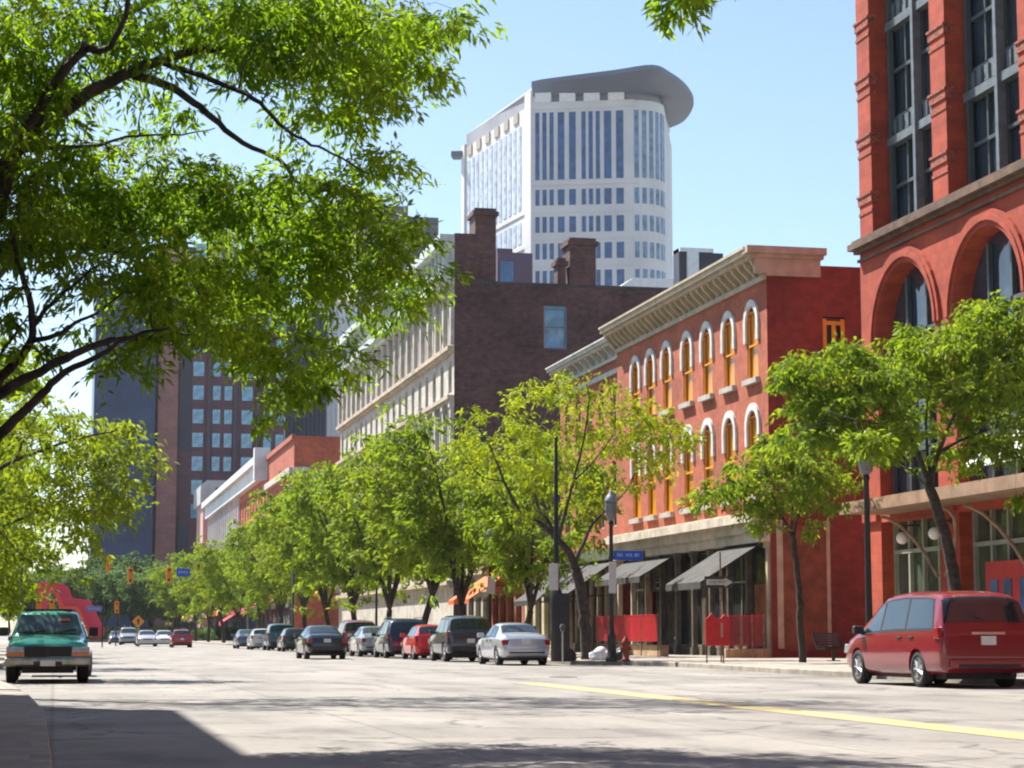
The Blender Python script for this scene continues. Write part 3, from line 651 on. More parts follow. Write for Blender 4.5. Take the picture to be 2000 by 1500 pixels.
# pier centre positions from the far corner (u)
piers = [.65 + PT * i for i in range(6)]
ops = [(p + .74, 5.6, p + PT - .74, 13.58, 1) for p in piers[:5]]
low = [(p + .75, .6, p + PT - .75, 4.9) for p in piers[:5]]
put(wall_mesh(W, 15.0, [o for o in ops] + low, .62), 'wall', M_STONE, b, M)
r = (PT - 1.48) / 2
for o in ops:
    c = (o[0] + o[2]) / 2; zs = o[3] - r; n = 20
    for rr, ow, out in ((r + .01, .17, .07), (r + .18, .17, .16), (r + .35, .19, .11)):
        g = MB(); inn = [(c - rr * math.cos(math.pi * k / n), zs + rr * math.sin(math.pi * k / n)) for k in range(n + 1)]
        ou = [(c - (rr + ow) * math.cos(math.pi * k / n), zs + (rr + ow) * math.sin(math.pi * k / n)) for k in range(n + 1)]
        m = n + 1; vs = [(p[0], -out, p[1]) for p in inn] + [(p[0], -out, p[1]) for p in ou] + [(p[0], .05, p[1]) for p in inn] + [(p[0], .003, p[1]) for p in ou]
        fs = []
        for k in range(n): fs += [(k, m + k, m + k + 1, k + 1), (m + k, 3 * m + k, 3 * m + k + 1, m + k + 1), (k, k + 1, 2 * m + k + 1, 2 * m + k)]
        fs += [(0, 2 * m, 3 * m, m), (n, m + n, 3 * m + n, 2 * m + n)]
        g.add(vs, fs); put(g, 'arch_moulding', M_STONE, b, M)
    wd = o[2] - o[0]; g = win_pane(wd, o[3] - o[1], 1, .6); o1 = place_mesh('window', g.mesh('window', M_GL), b, M, o[0], o[1])
    g = MB(); fr = mat('grey_green_frame', (.065, .085, .085), .5, .1, 2)
    for q in (.02, .33, .66, .94): g.box(wd * q, .42, 0, wd * q + .12, .58, (o[3] - o[1]) - (r * .95 if q in (.02, .94) else .35))
    for z in (1.6, 3.4, (o[3] - o[1]) - r): g.box(.05, .42, z, wd - .05, .56, z + .14)
    link('window_frame', g.mesh('window_frame', fr), o1)
    # pale glass fan bulging in the lower arch
for i, o in enumerate(low):
    wd = o[2] - o[0]; g = win_pane(wd, 4.3, 0, .6); o1 = place_mesh('window', g.mesh('window', glass('green_shop_glass', (.06, .08, .055), .1)), b, M, o[0], o[1])
    g = MB()
    for q in (.0, .26, .5, .76, .97): g.box(wd * q, .44, 0, wd * q + .12, .59, 4.3)
    g.box(0, .43, 3.2, wd, .57, 3.34); link('window_frame', g.mesh('window_frame', mat('pale_green_frame', (.30, .33, .26), .5, .1, 2)), o1)
# string course with dark moulding
g = MB(); g.box(-.12, -.2, 14.55, W, 0, 14.68); g.box(-.25, -.38, 14.68, W, .3, 14.9); g.box(-.15, -.26, 14.9, W, .4, 15.02); g.box(0, -.11, 14.24, W, 0, 14.34)
put(g, 'string_course', mat('weathered_brown_stone', (.13, .075, .045), .8, .25, 2), b, M)
# upper piers, bays set back
for i, p in enumerate(piers):
    g = MB(); g.box(p - .58, 0, 15.02, p + .58, 1.5, 34)
    put(g, 'pier', M_STONE, b, M)
    for z in (16.4, 18.5, 20.65, 22.8, 25, 27.2):
        g = MB(); g.box(p - .62, -.05, z - .14, p + .62, .3, z + .14); g.box(p - .66, -.09, z + .14, p + .66, .3, z + .22); g.box(p - .61, -.03, z - .5, p + .61, .2, z - .40)
        put(g, 'pier_band', mat('carved_sandstone', (.34, .085, .045), .8, .35, 9, bump=.8), b, M)
    if i < 5:
        u0, u1 = p + .58, p + PT - .58; wd = u1 - u0; levels = [(15.15, 18.2), (19.3, 22.4), (23.5, 26.6), (27.7, 31)]
        for z0, z1 in levels:
            g = MB(); g.box(u0, .92, z0, u1, .96, z1); wn = put(g, 'window', M_GL, b, M)
            g = MB(); fr = MATS['grey_green_frame']
            for q in (0, .24, .5, .74, .975): g.box(u0 + wd * q, .76 if q in (0, .975) else .82, z0, u0 + wd * q + .10, .915, z1)
            g.box(u0, .8, z0 + (z1 - z0) * .5, u1, .91, z0 + (z1 - z0) * .5 + .12); put(g, 'window_frame', fr, wn, M)
            g = MB(); g.box(u0, .6, z1, u1, 1.0, z1 + .30); g.box(u0, .86, z1 + .30, u1, 1.0, z1 + 1.1)
            for k in range(9): g.box(u0 + .2 + k * (wd - .4) / 9, .76, z1 + .42, u0 + .2 + (k + .55) * (wd - .4) / 9, .85, z1 + .95)
            put(g, 'spandrel', mat('grey_iron_spandrel', (.13, .155, .165), .5, .15, 3), b, M)
        g = MB(); g.box((u0 + u1) / 2 - .10, .5, 15.02, (u0 + u1) / 2 + .10, .8, 34); put(g, 'mullion', MATS['grey_iron_spandrel'], b, M)
        for q in (.04, .96): g = MB(); g.box(u0 + wd * q - .10, .64, 15.02, u0 + wd * q + .10, .8, 34); put(g, 'mullion', MATS['grey_green_frame'], b, M)
g = MB(); g.box(0, 1.02, 15.0, W, 22, 34); g.build('core_wall', M_STONE, b).matrix_local = M
g = MB(); g.box(0.02, .63, .15, W, 22, 15.0); g.build('base_block', M_STONE, b).matrix_local = M
g = MB(); g.box(-.3, -.5, 34, W, 22.5, 35); g.build('roof', M_ROOF, b).matrix_local = M
# quoins on the lit corner pier and red door
for i in range(4):
    p = piers[i]; g = MB(); g.box(p - .55, -.1, .15, p + .55, 0, 1.0); put(g, 'pier_base', M_STONE, b, M)
    g = MB(); g.box(p - .62, -.14, 4.95, p + .62, 0, 5.3); put(g, 'pier_capital', M_STONE, b, M)
dr = at(1966, 1120, X=FX).y; u = yb - dr
g = MB(); g.box(u - 1.1, -.16, .15, u + 2.2, -.04, 3.25); put(g, 'door', mat('crimson_door', (.42, .015, .015), .4, .1, 2), b, M)
g = MB()
for q in (-.75, .15, 1.2): g.box(u + q, -.19, .5, u + q + .5, -.165, 2.7)
put(g, 'door_glass', glass('door_blue_glass', (.10, .18, .34), .05), b, M)
# canopy with curved brackets
cy0 = yb - at(1735, 950, X=FX).y
c_ = thing('entrance_canopy', 'tan iron canopy with curved brackets over the sandstone building entrance', 'canopy')
g = MB(); g.box(cy0, -1.7, 5.12, W, -.02, 5.25); g.box(cy0, -1.8, 5.1, W, -1.7, 5.40); g.box(cy0 + .1, -1.75, 5.25, W, -1.6, 5.5)
put(g, 'canopy_deck', mat('tan_iron', (.30, .19, .12), .6, .15, 2), c_, M)
uu = yb - at(1893, 930, X=FX - 1.5).y
g = MB(); g.add([(uu, -1.8, 5.95), (W, -1.8, 5.95), (W, -.05, 7.1), (uu, -.05, 7.1), (uu, -1.8, 5.88), (W, -1.8, 5.88), (W, -.05, 7.03), (uu, -.05, 7.03)], [(0, 1, 2, 3), (7, 6, 5, 4), (0, 4, 5, 1), (3, 7, 4, 0)])
put(g, 'glass_roof', mat('frosted_white_glass', (.78, .80, .78), .25, .05, 1), c_, M)
for i in (1, 2, 3):
    p = piers[i]
    for sgn in (-1, 1):
        g = MB(); pts = [(p + sgn * (.3 + 2.1 * math.sin(t)), -.3 - 1.0 * (1 - math.cos(t)), 4.9 - 2.0 * (1 - math.sin(t))) for t in [R(a) for a in (0, 20, 40, 60, 80, 90)]]
        g.tube(pts, .06, 6); put(g, 'bracket', MATS['tan_iron'], c_, M)
# globe lamps
gm = mat('opal_globe', (.85, .83, .76), .3, .02, 1)
for k, (px, py, lab) in enumerate(((1762, 1051, 'white opal globe lamp nearer the corner pier of the sandstone building'), (1825, 1042, 'white opal globe lamp half behind the leaning tree trunk'))):
    p = at(px, py, X=FX - .6); t = thing('globe_lamp', lab, 'wall lamp', p, group='globe lamps on the sandstone building')
    g = MB(); g.ball((0, 0, 0), .2, 16, 10); g.build('globe', gm, t, True)
    g = MB(); g.tube([(0, 0, .19), (0, 0, .34), (.2, 0, .42), (.6, 0, .42)], .025, 6); g.tube([(.57, 0, .42), (.6, 0, .42)], .1, 10); g.build('bracket', M_BLACK, t)

# ---------------------------------------------------------------- the left side of the street (outside the picture; shades and reflects)
for (x0, x1, y0, y1, h, lab) in ((-22, -5.2, -70, 39, 15.6, 'brick block on the left kerb side, outside the picture, shading the near road'), (-34, -15, 56, 150, 15, 'brick row across the street behind the left trees, nearer half'), (-34, -15, 156, 290, 17, 'brick row across the street behind the left trees, farther half')):
    b = thing('brick_building', lab, 'building'); n = int((y1 - y0) / 4.5); Wd_ = y1 - y0
    M = Matrix(((0, -1, 0, x1), (1, 0, 0, y0), (0, 0, 1, 0), (0, 0, 0, 1)))
    ops = [(1.4 + i * 4.5, 1, 4.2 + i * 4.5, 4, 0) for i in range(n)] + [(2 + i * 4.5, z, 3.6 + i * 4.5, z + 2.4, 0) for i in range(n) for z in (5.8, 9.8)]
    put(wall_mesh(Wd_, h, ops), 'wall', M_BRICKB if y1 < 50 else M_BRICKF, b, M)
    for k_, (wd, hh) in enumerate(((2.8, 3), (1.6, 2.4))):
        me = win_pane(wd, hh).mesh('window', M_GL)
        for o in ops:
            if (o[1] == 1) == (k_ == 0): place_mesh('window', me, b, M, o[0], o[1])
    mb0 = M_BRICKB if y1 < 50 else M_BRICKF
    g = MB(); g.box(x0, y0, .15, x1 - .4, y1, h - .1); g.build('core', mb0, b)
    g = MB(); g.box(x0 - .2, y0 - .2, h, x1 + .3, y1 + .2, h + .6); g.build('cornice', M_CREAM, b)

# =================================================================== TREES
LM = [leafmat('leaf_mid', (.074, .15, .018), (.235, .335, .030), (1.9, 1.95, .6)),
      leafmat('leaf_yellow', (.11, .17, .018), (.255, .31, .036), (1.6, 1.55, .6)),
      leafmat('leaf_deep', (.040, .075, .034), (.08, .13, .045), (1.3, 1.4, .8)),
      leafmat('leaf_far', (.070, .115, .045), (.13, .19, .06), (1.3, 1.4, .9)),
      leafmat('leaf_fresh', (.088, .155, .018), (.225, .295, .034), (1.7, 1.65, .6)),
      leafmat('leaf_lime', (.16, .23, .014), (.34, .40, .024), (1.5, 1.4, .5))]
rs = np.random.RandomState(11)
def leaves(C, per, rad, L, Wd, flat=.75, name='crown', m=None, axis=None):
    """C (n,3) clump centres -> one mesh of small drooping leaf faces gathered round short twigs"""
    C = np.asarray(C, float); n = len(C)
    base = np.repeat(C, per, 0); N = len(base)
    radv = np.repeat(rad * rs.uniform(.6, 1.35, n), per)[:, None]
    d = rs.normal(size=(N, 3)); d /= np.linalg.norm(d, axis=1)[:, None]; rr = rs.uniform(0, 1, (N, 1)) ** .55
    # every clump is a few drooping sprays: squash leaves towards 5 random spray directions
    sp = rs.normal(size=(n, 5, 3)); sp[:, :, 2] = sp[:, :, 2] * .4 - .15; sp /= np.linalg.norm(sp, axis=2)[:, :, None]
    pick = sp[np.repeat(np.arange(n), per), rs.randint(0, 5, N)]
    off = pick * rr * radv + d * radv * .22; off[:, 2] = off[:, 2] * flat - .28 * radv[:, 0] * rr[:, 0] ** 2
    P = base + off
    D = pick * .8 + rs.normal(size=(N, 3)) * .55; D[:, 2] -= .45; D /= np.linalg.norm(D, axis=1)[:, None]
    S = np.cross(D, rs.normal(size=(N, 3))); S /= np.linalg.norm(S, axis=1)[:, None] + 1e-9
    l = (L * rs.uniform(.6, 1.3, N))[:, None]; wv = (Wd * rs.uniform(.7, 1.3, N))[:, None]
    nrm = np.cross(D, S)
    V = np.stack([P, P + D * l * .5 + S * wv * .5 + nrm * wv * .15, P + D * l + np.array([0, 0, -.12]) * l, P + D * l * .5 - S * wv * .5 + nrm * wv * .15], 1).reshape(-1, 3)
    me = bpy.data.meshes.new(name); me.vertices.add(4 * N); me.vertices.foreach_set('co', V.astype(np.float32).ravel())
    me.loops.add(4 * N); me.loops.foreach_set('vertex_index', np.arange(4 * N, dtype=np.int32))
    me.polygons.add(N); me.polygons.foreach_set('loop_start', np.arange(0, 4 * N, 4, dtype=np.int32)); me.polygons.foreach_set('loop_total', np.full(N, 4, dtype=np.int32))
    me.materials.append(m); me.update(calc_edges=True); return me
def twig(g, a, b, r0, r1, wig=.12, seg=5, n=4):
    a, b = Vector(a), Vector(b); L = (b - a).length; pts = [a]
    for i in range(1, seg):
        t = i / seg; p = a.lerp(b, t) + Vector([random.uniform(-1, 1) * L * wig * .5 for _ in range(3)]) + Vector((0, 0, L * wig * math.sin(t * math.pi)))
        pts.append(p)
    pts.append(b); g.tube(pts, [r0 + (r1 - r0) * i / seg for i in range(seg + 1)], n, caps=False); return pts
def near_tree(name, label, base, limbs, blobs, leaf, m, group=None, twr=.012):
    """limbs: ([points], r0, r1); blobs: (centre, (rx,ry,rz), n clumps)"""
    t = thing(name, label, 'tree', base, group=group); b0 = Vector(base)
    g = MB(); nodes = []
    for pts, r0, r1 in limbs:
        P = smooth([Vector(p) - b0 for p in pts]); n = len(P)
        P = [P[0]] + [p + Vector([random.gauss(0, .25) * max(.02, r0 * .35) for _ in range(3)]) for p in P[1:-1]] + [P[-1]]
        rad = [r0 + (r1 - r0) * (i / (n - 1)) ** .8 for i in range(n)]
        g.tube(P, rad, 9 if r0 > .08 else 6)
        nodes += [(p, rad[i]) for i, p in enumerate(P) if i > 1]
    NP = np.array([tuple(p[0]) for p in nodes])
    C = []
    for c, r, k in blobs:
        c = np.array(tuple(Vector(c) - b0)); r = np.array(r)
        for _ in range(k):
            d = rs.normal(size=3); d /= np.linalg.norm(d); C.append(c + d * r * rs.uniform(0, 1) ** .45)
    C = np.array(C)
    order = np.argsort([np.min(np.linalg.norm(NP - c, axis=1)) for c in C])
    Pn = [tuple(p) for p in NP]; Rn = [p[1] for p in nodes]
    arr = np.array(Pn)
    for idx in order:
        c = C[idx]; dd = np.linalg.norm(arr - c, axis=1) + np.maximum(0, arr[:, 2] - c[2]) * .6
        j = int(np.argmin(dd)); L = np.linalg.norm(arr[j] - c)
        if L < .08: continue
        r0 = min(Rn[j] * .7, twr * (1 + .9 * L)); pts = twig(g, arr[j], c, r0, twr * .4, .14, 5 if L > .6 else 3, 4)
        newp = [tuple(p) for p in pts[2:]]; arr = np.vstack([arr, np.array(newp)]); Rn += [r0 * .7] * len(newp)
    per, rad, L, Wd = leaf
    link('trunk', g.mesh('trunk', M_BARK, True), t)
    link('crown', leaves(C, per, rad, L, Wd, m=m), t)
    return t
def B(px, py, Y, rx, ry, rd, n):
    c = at(px, py, Y=Y); s = Y / 4000 * 1.03
    return (c, (rx * s, rd, ry * s), n)
def Lp(pts, Y, r0, r1):
    """limb from measured positions (px, py, extra depth)"""
    return ([at(p[0], p[1], Y=Y + (p[2] if len(p) > 2 else 0)) for p in pts], r0, r1)

# ---- big honey locust overhanging from the left
Y = 20
base = Vector((-2.3, 20.5, .15)); fork = at(-120, 780, Y=20)
limbs = [([base, Vector((-2.25, 20.6, 1.3)), fork, at(-40, 600, Y=20)], .24, .15),
  Lp([(-120, 780), (-60, 620), (-20, 450), (28, 290), (81, 240), (166, 190), (261, 137), (309, 122), (361, 103), (427, 96), (520, 104), (600, 80), (700, 70)], Y, .12, .012),
  Lp([(261, 147), (323, 166, .2), (380, 200, .5), (427, 242, .7), (475, 280, .9), (546, 313, 1.2), (584, 361, 1.5), (660, 405, 1.8), (740, 450, 2)], Y, .05, .01),
  Lp([(309, 121), (380, 142, -.4), (451, 171, -.7), (508, 200, -1), (546, 242, -1.2), (594, 275, -1.4), (650, 300, -1.5), (720, 340, -1.6)], Y, .035, .008),
  Lp([(28, 300), (95, 180, -.5), (160, 100, -.8), (190, 98, -.9), (215, 90, -1), (245, 30, -1.2), (258, -60, -1.4), (300, -200, -1.5)], Y, .06, .015),
  Lp([(160, 100, -.8), (175, 50, -.4), (205, 20, 0), (230, -80, .3)], Y, .03, .01),
  Lp([(-40, 600), (0, 485, .4), (90, 484, .6), (166, 482, .8), (256, 489, 1), (332, 476, 1.2), (370, 456, 1.3), (404, 430, 1.4), (451, 446, 1.6), (503, 463, 1.8), (590, 500, 2.2), (700, 520, 2.6)], Y, .055, .008),
  Lp([(404, 430, 1.4), (440, 400, 1.2), (500, 380, 1), (560, 370, 1)], Y, .02, .006),
  Lp([(-120, 780), (-40, 800), (0, 740, -.2), (40, 700, -.4), (62, 660, -.5), (60, 600, -.6), (42, 530, -.7), (20, 440, -.8)], Y, .07, .02),
  Lp([(-40, 800), (0, 770, -.6), (60, 735, -.7), (130, 700, -.8), (180, 675, -.7), (230, 662, -.6), (300, 660, -.4), (400, 655, 0), (460, 665, .3), (520, 700, .6), (600, 740, .9)], Y, .06, .008),
  Lp([(-100, 950), (-40, 890), (0, 850, -1), (40, 812, -1.1), (90, 760, -1.2), (130, 725, -1.3), (200, 690, -1.5), (260, 655, -1.6), (330, 640, -1.8)], Y, .07, .012),
  Lp([(62, 640, -.5), (95, 600, -.7), (140, 560, -.9), (175, 530, -1), (220, 500, -1.1)], Y, .028, .008),
  Lp([(62, 665, -.5), (110, 655, -.7), (150, 630, -.8), (190, 610, -.8), (240, 570, -1)], Y, .03, .008),
  Lp([(0, 700, .4), (30, 650, .5), (60, 610, .6)], Y, .02, .006),
  Lp([(90, 290, .5), (190, 285, .8), (247, 266, 1), (356, 262, 1.2), (420, 250, 1.4)], Y, .025, .006),
  Lp([(28, 300), (60, 290, .3), (90, 290, .5)], Y, .04, .025),
  Lp([(-60, 620), (-250, 400, 1), (-500, 100, 2), (-700, -200, 3)], Y, .1, .03),
  Lp([(-120, 780), (-220, 500, -2), (-260, 100, -4), (-200, -300, -5)], Y, .1, .03),
  Lp([(-120, 780), (-120, 400, .5), (-30, 0, 1), (60, -400, 1.5), (150, -700, 2)], Y, .12, .03),
  Lp([(60, -400, 1.5), (300, -420, 2), (600, -400, 2.5), (800, -300, 3)], Y, .05, .01)]
bl = []
for px, py, rx, ry, n, dy in [(60, 60, 130, 100, 30, 0), (250, 50, 150, 75, 30, 0), (450, 45, 150, 75, 44, 0), (620, 55, 130, 85, 46, 0), (755, 85, 105, 75, 34, .5), (845, 90, 48, 58, 13, 0),
    (690, 165, 85, 45, 16, 0), (560, 140, 130, 40, 18, 0), (100, 180, 110, 80, 22, .5), (60, 330, 95, 120, 34, 0), (190, 350, 100, 60, 22, 1), (330, 215, 90, 50, 8, 1), (720, 220, 65, 38, 8, 0),
    (745, 305, 60, 50, 9, .5), (600, 290, 90, 40, 7, 1), (250, 400, 160, 75, 40, 1), (420, 395, 130, 70, 34, 1), (570, 410, 130, 60, 26, 1), (680, 440, 110, 60, 26, 0), (765, 470, 55, 45, 11, 0),
    (80, 480, 100, 50, 18, 0), (300, 540, 170, 55, 34, 0), (480, 550, 150, 65, 34, 1), (640, 560, 120, 55, 25, 1), (760, 590, 65, 32, 10, 1), (815, 545, 48, 22, 5, .5), (450, 640, 130, 45, 18, 0),
    (580, 700, 90, 45, 14, .5), (680, 700, 55, 28, 7, .5), (330, 640, 90, 45, 12, -.5), (540, 800, 22, 20, 2, 0), (560, 755, 80, 25, 6, .5), (30, 600, 50, 40, 6, 0), (180, 600, 50, 40, 4, 0), (240, 690, 50, 30, 5, -.5), (90, 700, 50, 20, 3, 0), (20, 160, 60, 160, 20, 1)]:
    bl.append(B(px, py, Y + dy, rx, ry, 1.5, max(2, int(n * .95))))
for px, py, rx, ry, n in [(-250, 100, 250, 300, 90), (-450, 500, 200, 250, 40), (-100, -350, 350, 260, 55), (350, -300, 350, 180, 34), (650, -230, 220, 120, 14), (-500, -200, 300, 300, 40)]:
    bl.append(B(px, py, Y + 1, rx, ry, 2.6, n))
near_tree('honey_locust_tree', 'large honey locust whose thick dark limbs reach in from the left edge', base, limbs, bl, (74, .32, .115, .034), LM[0], twr=.009)
Yb = 38
blb = [B(px, py, Yb, rx, ry, rd, n) for px, py, rx, ry, rd, n in [(560, 20, 130, 70, 2.2, 34), (720, 50, 120, 70, 2.2, 36), (700, 140, 90, 40, 1.6, 14), (790, 30, 60, 50, 1.6, 10), (400, 40, 130, 60, 2, 22), (250, 330, 150, 60, 2.4, 30), (450, 400, 160, 50, 2.4, 34), (640, 430, 120, 45, 2, 22), (720, 390, 60, 30, 1.4, 8), (560, 480, 160, 50, 2.4, 24), (150, 420, 120, 60, 2.4, 24), (600, -120, 260, 120, 3.5, 70), (300, -150, 260, 150, 3.5, 60), (0, 100, 200, 220, 3.5, 60), (-250, 300, 250, 300, 3.5, 70), (350, 520, 130, 35, 2, 14)]]
near_tree('honey_locust_tree', 'tall honey locust beyond the overhanging one, its crown mingling with it', Vector((-3.4, 38, .15)),
  [([Vector((-3.4, 38, .15)), Vector((-3.3, 38, 2.5)), at(-160, 760, Y=38)], .27, .2), Lp([(-160, 760), (-60, 600, .5), (100, 450, 1), (300, 400, 1.3), (480, 420, 1.5), (650, 440, 1.7)], Yb, .13, .012), Lp([(-160, 760), (-80, 400), (100, 150, -.5), (300, 0, -1), (520, -20, -1.2), (700, 60, -1.4), (800, 90, -1.5)], Yb, .15, .012), Lp([(-160, 760), (-220, 400, 1), (-150, 0, 1.5), (0, -250, 2)], Yb, .13, .03), Lp([(300, 0, -1), (450, -120, -.5), (650, -160, 0)], Yb, .06, .02), Lp([(100, 450, 1), (250, 500, 2), (420, 520, 2.4)], Yb, .05, .01)],
  blb[:], (46, .46, .16, .044), LM[4], twr=.012)
# sprig hanging into the top of the picture
sp = near_tree('honey_locust_tree', 'honey locust overhead, only its drooping leaf tips show at the top edge', Vector((-2.6, 8.5, .15)),
  [([Vector((-2.6, 8.5, .15)), Vector((-2.6, 8.5, 2.6)), Vector((-1.8, 9.4, 4.5))], .2, .14), ([Vector((-1.8, 9.4, 4.5)), Vector((.2, 12, 5.6)), Vector((2.5, 14, 5.9)), at(1250, -90, Y=15), at(1330, -60, Y=15.5), at(1400, -70, Y=16)], .1, .01),
   ([Vector((-1.8, 9.4, 4.5)), Vector((-3, 9, 6.5)), Vector((-4, 8, 8.5))], .1, .03), ([Vector((.2, 12, 5.6)), Vector((1.5, 14, 5.6)), at(910, -70, Y=16)], .05, .01)],
  [B(1322, -14, 15.5, 30, 20, .2, 7), B(1322, 22, 15.5, 8, 16, .1, 2), B(1372, -16, 15.7, 20, 8, .15, 3), B(1300, -110, 15, 130, 40, .8, 14), B(905, -30, 16, 14, 8, .1, 1), B(960, -140, 16, 120, 40, 1, 10), ((-2.5, 8, 7.5), (2.2, 2.2, 1.5), 70), ((-1, 10.5, 6.9), (1.8, 1.8, .8), 40)],
  (40, .2, .12, .034), LM[0], twr=.008)

# ---- second left tree behind the parked truck
Y = 50
bl = [B(px, py, Y, rx, ry, rd, n) for px, py, rx, ry, rd, n in [(60, 880, 120, 60, 2.6, 50), (180, 860, 90, 50, 2.2, 34), (250, 830, 35, 25, .8, 6), (120, 980, 140, 70, 2.6, 80), (215, 960, 55, 60, 1.5, 24), (50, 1070, 90, 60, 2.2, 44), (150, 1030, 50, 40, 1.4, 16), (10, 1140, 50, 40, 1.6, 18), (255, 900, 40, 20, .6, 6), (60, 820, 110, 40, 2, 20), (-200, 850, 200, 140, 3, 80), (-150, 1020, 150, 100, 3, 50), (120, 790, 80, 30, 1.5, 9), (240, 880, 30, 30, 1, 6)]]
near_tree('honey_locust_tree', 'bright green honey locust filling the left edge behind the teal pickup', Vector((-3.3, 50, .15)),
  [([Vector((-3.3, 50, .15)), Vector((-3.2, 50, 1.8)), Vector((-3.0, 50.2, 3.2))], .2, .14), Lp([(-130, 1080), (-60, 960, -.5), (30, 900, -1), (140, 860, -1.4), (230, 840, -1.6)], Y, .09, .015), Lp([(-130, 1080), (0, 1030, .4), (100, 990, .8), (210, 950, 1)], Y, .08, .015),
   Lp([(-130, 1080), (-200, 950, 1), (-250, 800, 1.5)], Y, .1, .02), Lp([(-60, 960, -.5), (0, 1040, -1), (60, 1100, -1.4)], Y, .04, .01), Lp([(30, 900, -1), (60, 830, -1), (90, 790, -1)], Y, .035, .01)],
  [(c, (r[0] * 1.05, r[1], r[2] * 1.05), max(2, int(k * .62))) for c, r, k in bl], (40, .58, .22, .068), LM[1], 'honey locusts on the left side')

# ---- three shaped trees on the right pavement
Y = 50; tb = at(1880, 1225, Y=Y); tb.z = .15
bl = [B(px, py, Y, rx, ry, rd, n) for px, py, rx, ry, rd, n in [(1580, 720, 60, 40, 1.3, 20), (1650, 690, 60, 30, 1.3, 16), (1700, 750, 130, 60, 2.4, 62), (1800, 690, 100, 60, 2.4, 48), (1880, 650, 90, 45, 2.2, 36), (1960, 620, 70, 40, 2, 24), (1880, 760, 110, 70, 2.6, 60), (1980, 740, 80, 90, 2.4, 40), (1620, 800, 90, 40, 1.8, 30), (1560, 850, 60, 35, 1.2, 12), (1740, 840, 110, 35, 1.8, 26), (1960, 860, 80, 40, 2, 24), (1880, 890, 60, 25, 1.5, 10), (1720, 890, 60, 15, 1, 5), (2080, 760, 90, 120, 2.6, 60), (1590, 770, 50, 40, 1.5, 12), (1985, 970, 25, 20, .6, 3), (1940, 590, 50, 25, 1.2, 8), (1540, 740, 30, 15, .6, 4), (1690, 868, 45, 30, .5, 14), (1660, 850, 60, 40, 1.2, 14), (1930, 690, 90, 60, 2.4, 30)]] + [B(1692, 862, 45, 34, 26, .3, 12)]
near_tree('honey_locust_tree', 'large green honey locust with a leaning trunk rising behind the red minivan', tb,
  [([tb, at(1865, 1140, Y=Y), at(1850, 1060, Y=Y), at(1830, 990, Y=Y), at(1815, 945, Y=Y)], .19, .13), Lp([(1815, 945), (1795, 890), (1770, 840), (1740, 810), (1690, 770), (1620, 750, -.6)], Y, .085, .015), Lp([(1820, 960), (1780, 920, .6), (1740, 900, 1), (1680, 850, 1.3)], Y, .04, .01),
   Lp([(1815, 945), (1835, 880), (1860, 820, -.4), (1900, 760, -.8), (1960, 700, -1.2)], Y, .08, .015), Lp([(1818, 940), (1810, 860, .4), (1812, 780, .8), (1830, 690, 1)], Y, .06, .012), Lp([(1840, 880), (1900, 850, .6), (1990, 820, 1.2), (2070, 780, 1.6)], Y, .05, .012), Lp([(1770, 840), (1730, 830, -.8), (1640, 820, -1.2), (1570, 840, -1.3)], Y, .035, .01)],
  bl, (56, .44, .20, .075), LM[4], 'honey locusts on the right pavement')
tb = at(1568, 1294, Z=.15); Y = tb.y
bl = [B(px, py, Y, rx, ry, rd, n) for px, py, rx, ry, rd, n in [(1400, 960, 55, 22, 1, 14), (1460, 930, 60, 35, 1.4, 22), (1540, 900, 70, 50, 1.8, 34), (1610, 930, 60, 40, 1.6, 22), (1640, 980, 25, 12, .5, 3), (1480, 985, 60, 22, 1.2, 14), (1500, 1025, 28, 20, .7, 5), (1560, 970, 60, 30, 1.4, 14), (1590, 1040, 22, 28, .6, 3), (1500, 870, 60, 30, 1.4, 12), (1370, 975, 25, 10, .5, 3), (1590, 870, 60, 30, 1.4, 14)]]
near_tree('honey_locust_tree', 'small slender honey locust standing alone near the bench, with a thin dark trunk', tb,
  [([tb, at(1563, 1220, Y=Y), at(1560, 1150, Y=Y), at(1552, 1080, Y=Y), at(1545, 1040, Y=Y)], .13, .085), Lp([(1545, 1040), (1520, 1000), (1490, 965), (1440, 945), (1390, 955)], Y, .05, .01), Lp([(1548, 1060), (1565, 990), (1600, 940), (1640, 930)], Y, .05, .01), Lp([(1545, 1040), (1550, 960, .4), (1545, 880, .6)], Y, .05, .012), Lp([(1520, 1000), (1500, 940, -.6), (1490, 890, -.8)], Y, .03, .01), Lp([(1560, 1100), (1580, 1060, -.4), (1600, 1030, -.6)], Y, .015, .006)],
  bl, (46, .46, .22, .08), LM[4], 'honey locusts on the right pavement')
tb = at(1148, 1288, Z=.15); Y = tb.y
bl = [B(px, py, Y, rx * 1.08, ry * 1.05, rd, max(2, int(n * .72))) for px, py, rx, ry, rd, n in [(980, 790, 70, 40, 2, 22), (1060, 770, 70, 38, 2, 22), (1130, 765, 60, 32, 1.8, 16), (1200, 790, 60, 40, 2, 18), (1270, 820, 65, 42, 2, 34), (1325, 850, 42, 28, 1.2, 20), (1210, 860, 70, 45, 2, 20), (960, 860, 80, 50, 2.4, 34), (1060, 850, 90, 50, 2.6, 34), (1170, 860, 80, 45, 2.4, 28), (1265, 890, 75, 38, 2, 28), (1000, 930, 80, 40, 2.2, 22), (1180, 940, 60, 35, 1.8, 12), (940, 920, 50, 40, 1.6, 12), (1060, 920, 60, 30, 1.6, 12), (1230, 950, 40, 20, 1, 5), (1120, 980, 60, 30, 1.4, 7), (1000, 1000, 40, 20, 1, 5), (1100, 735, 18, 14, .6, 3), (1195, 745, 14, 20, .6, 3), (1240, 790, 30, 25, 1, 6), (900, 870, 40, 40, 1.4, 10)]]
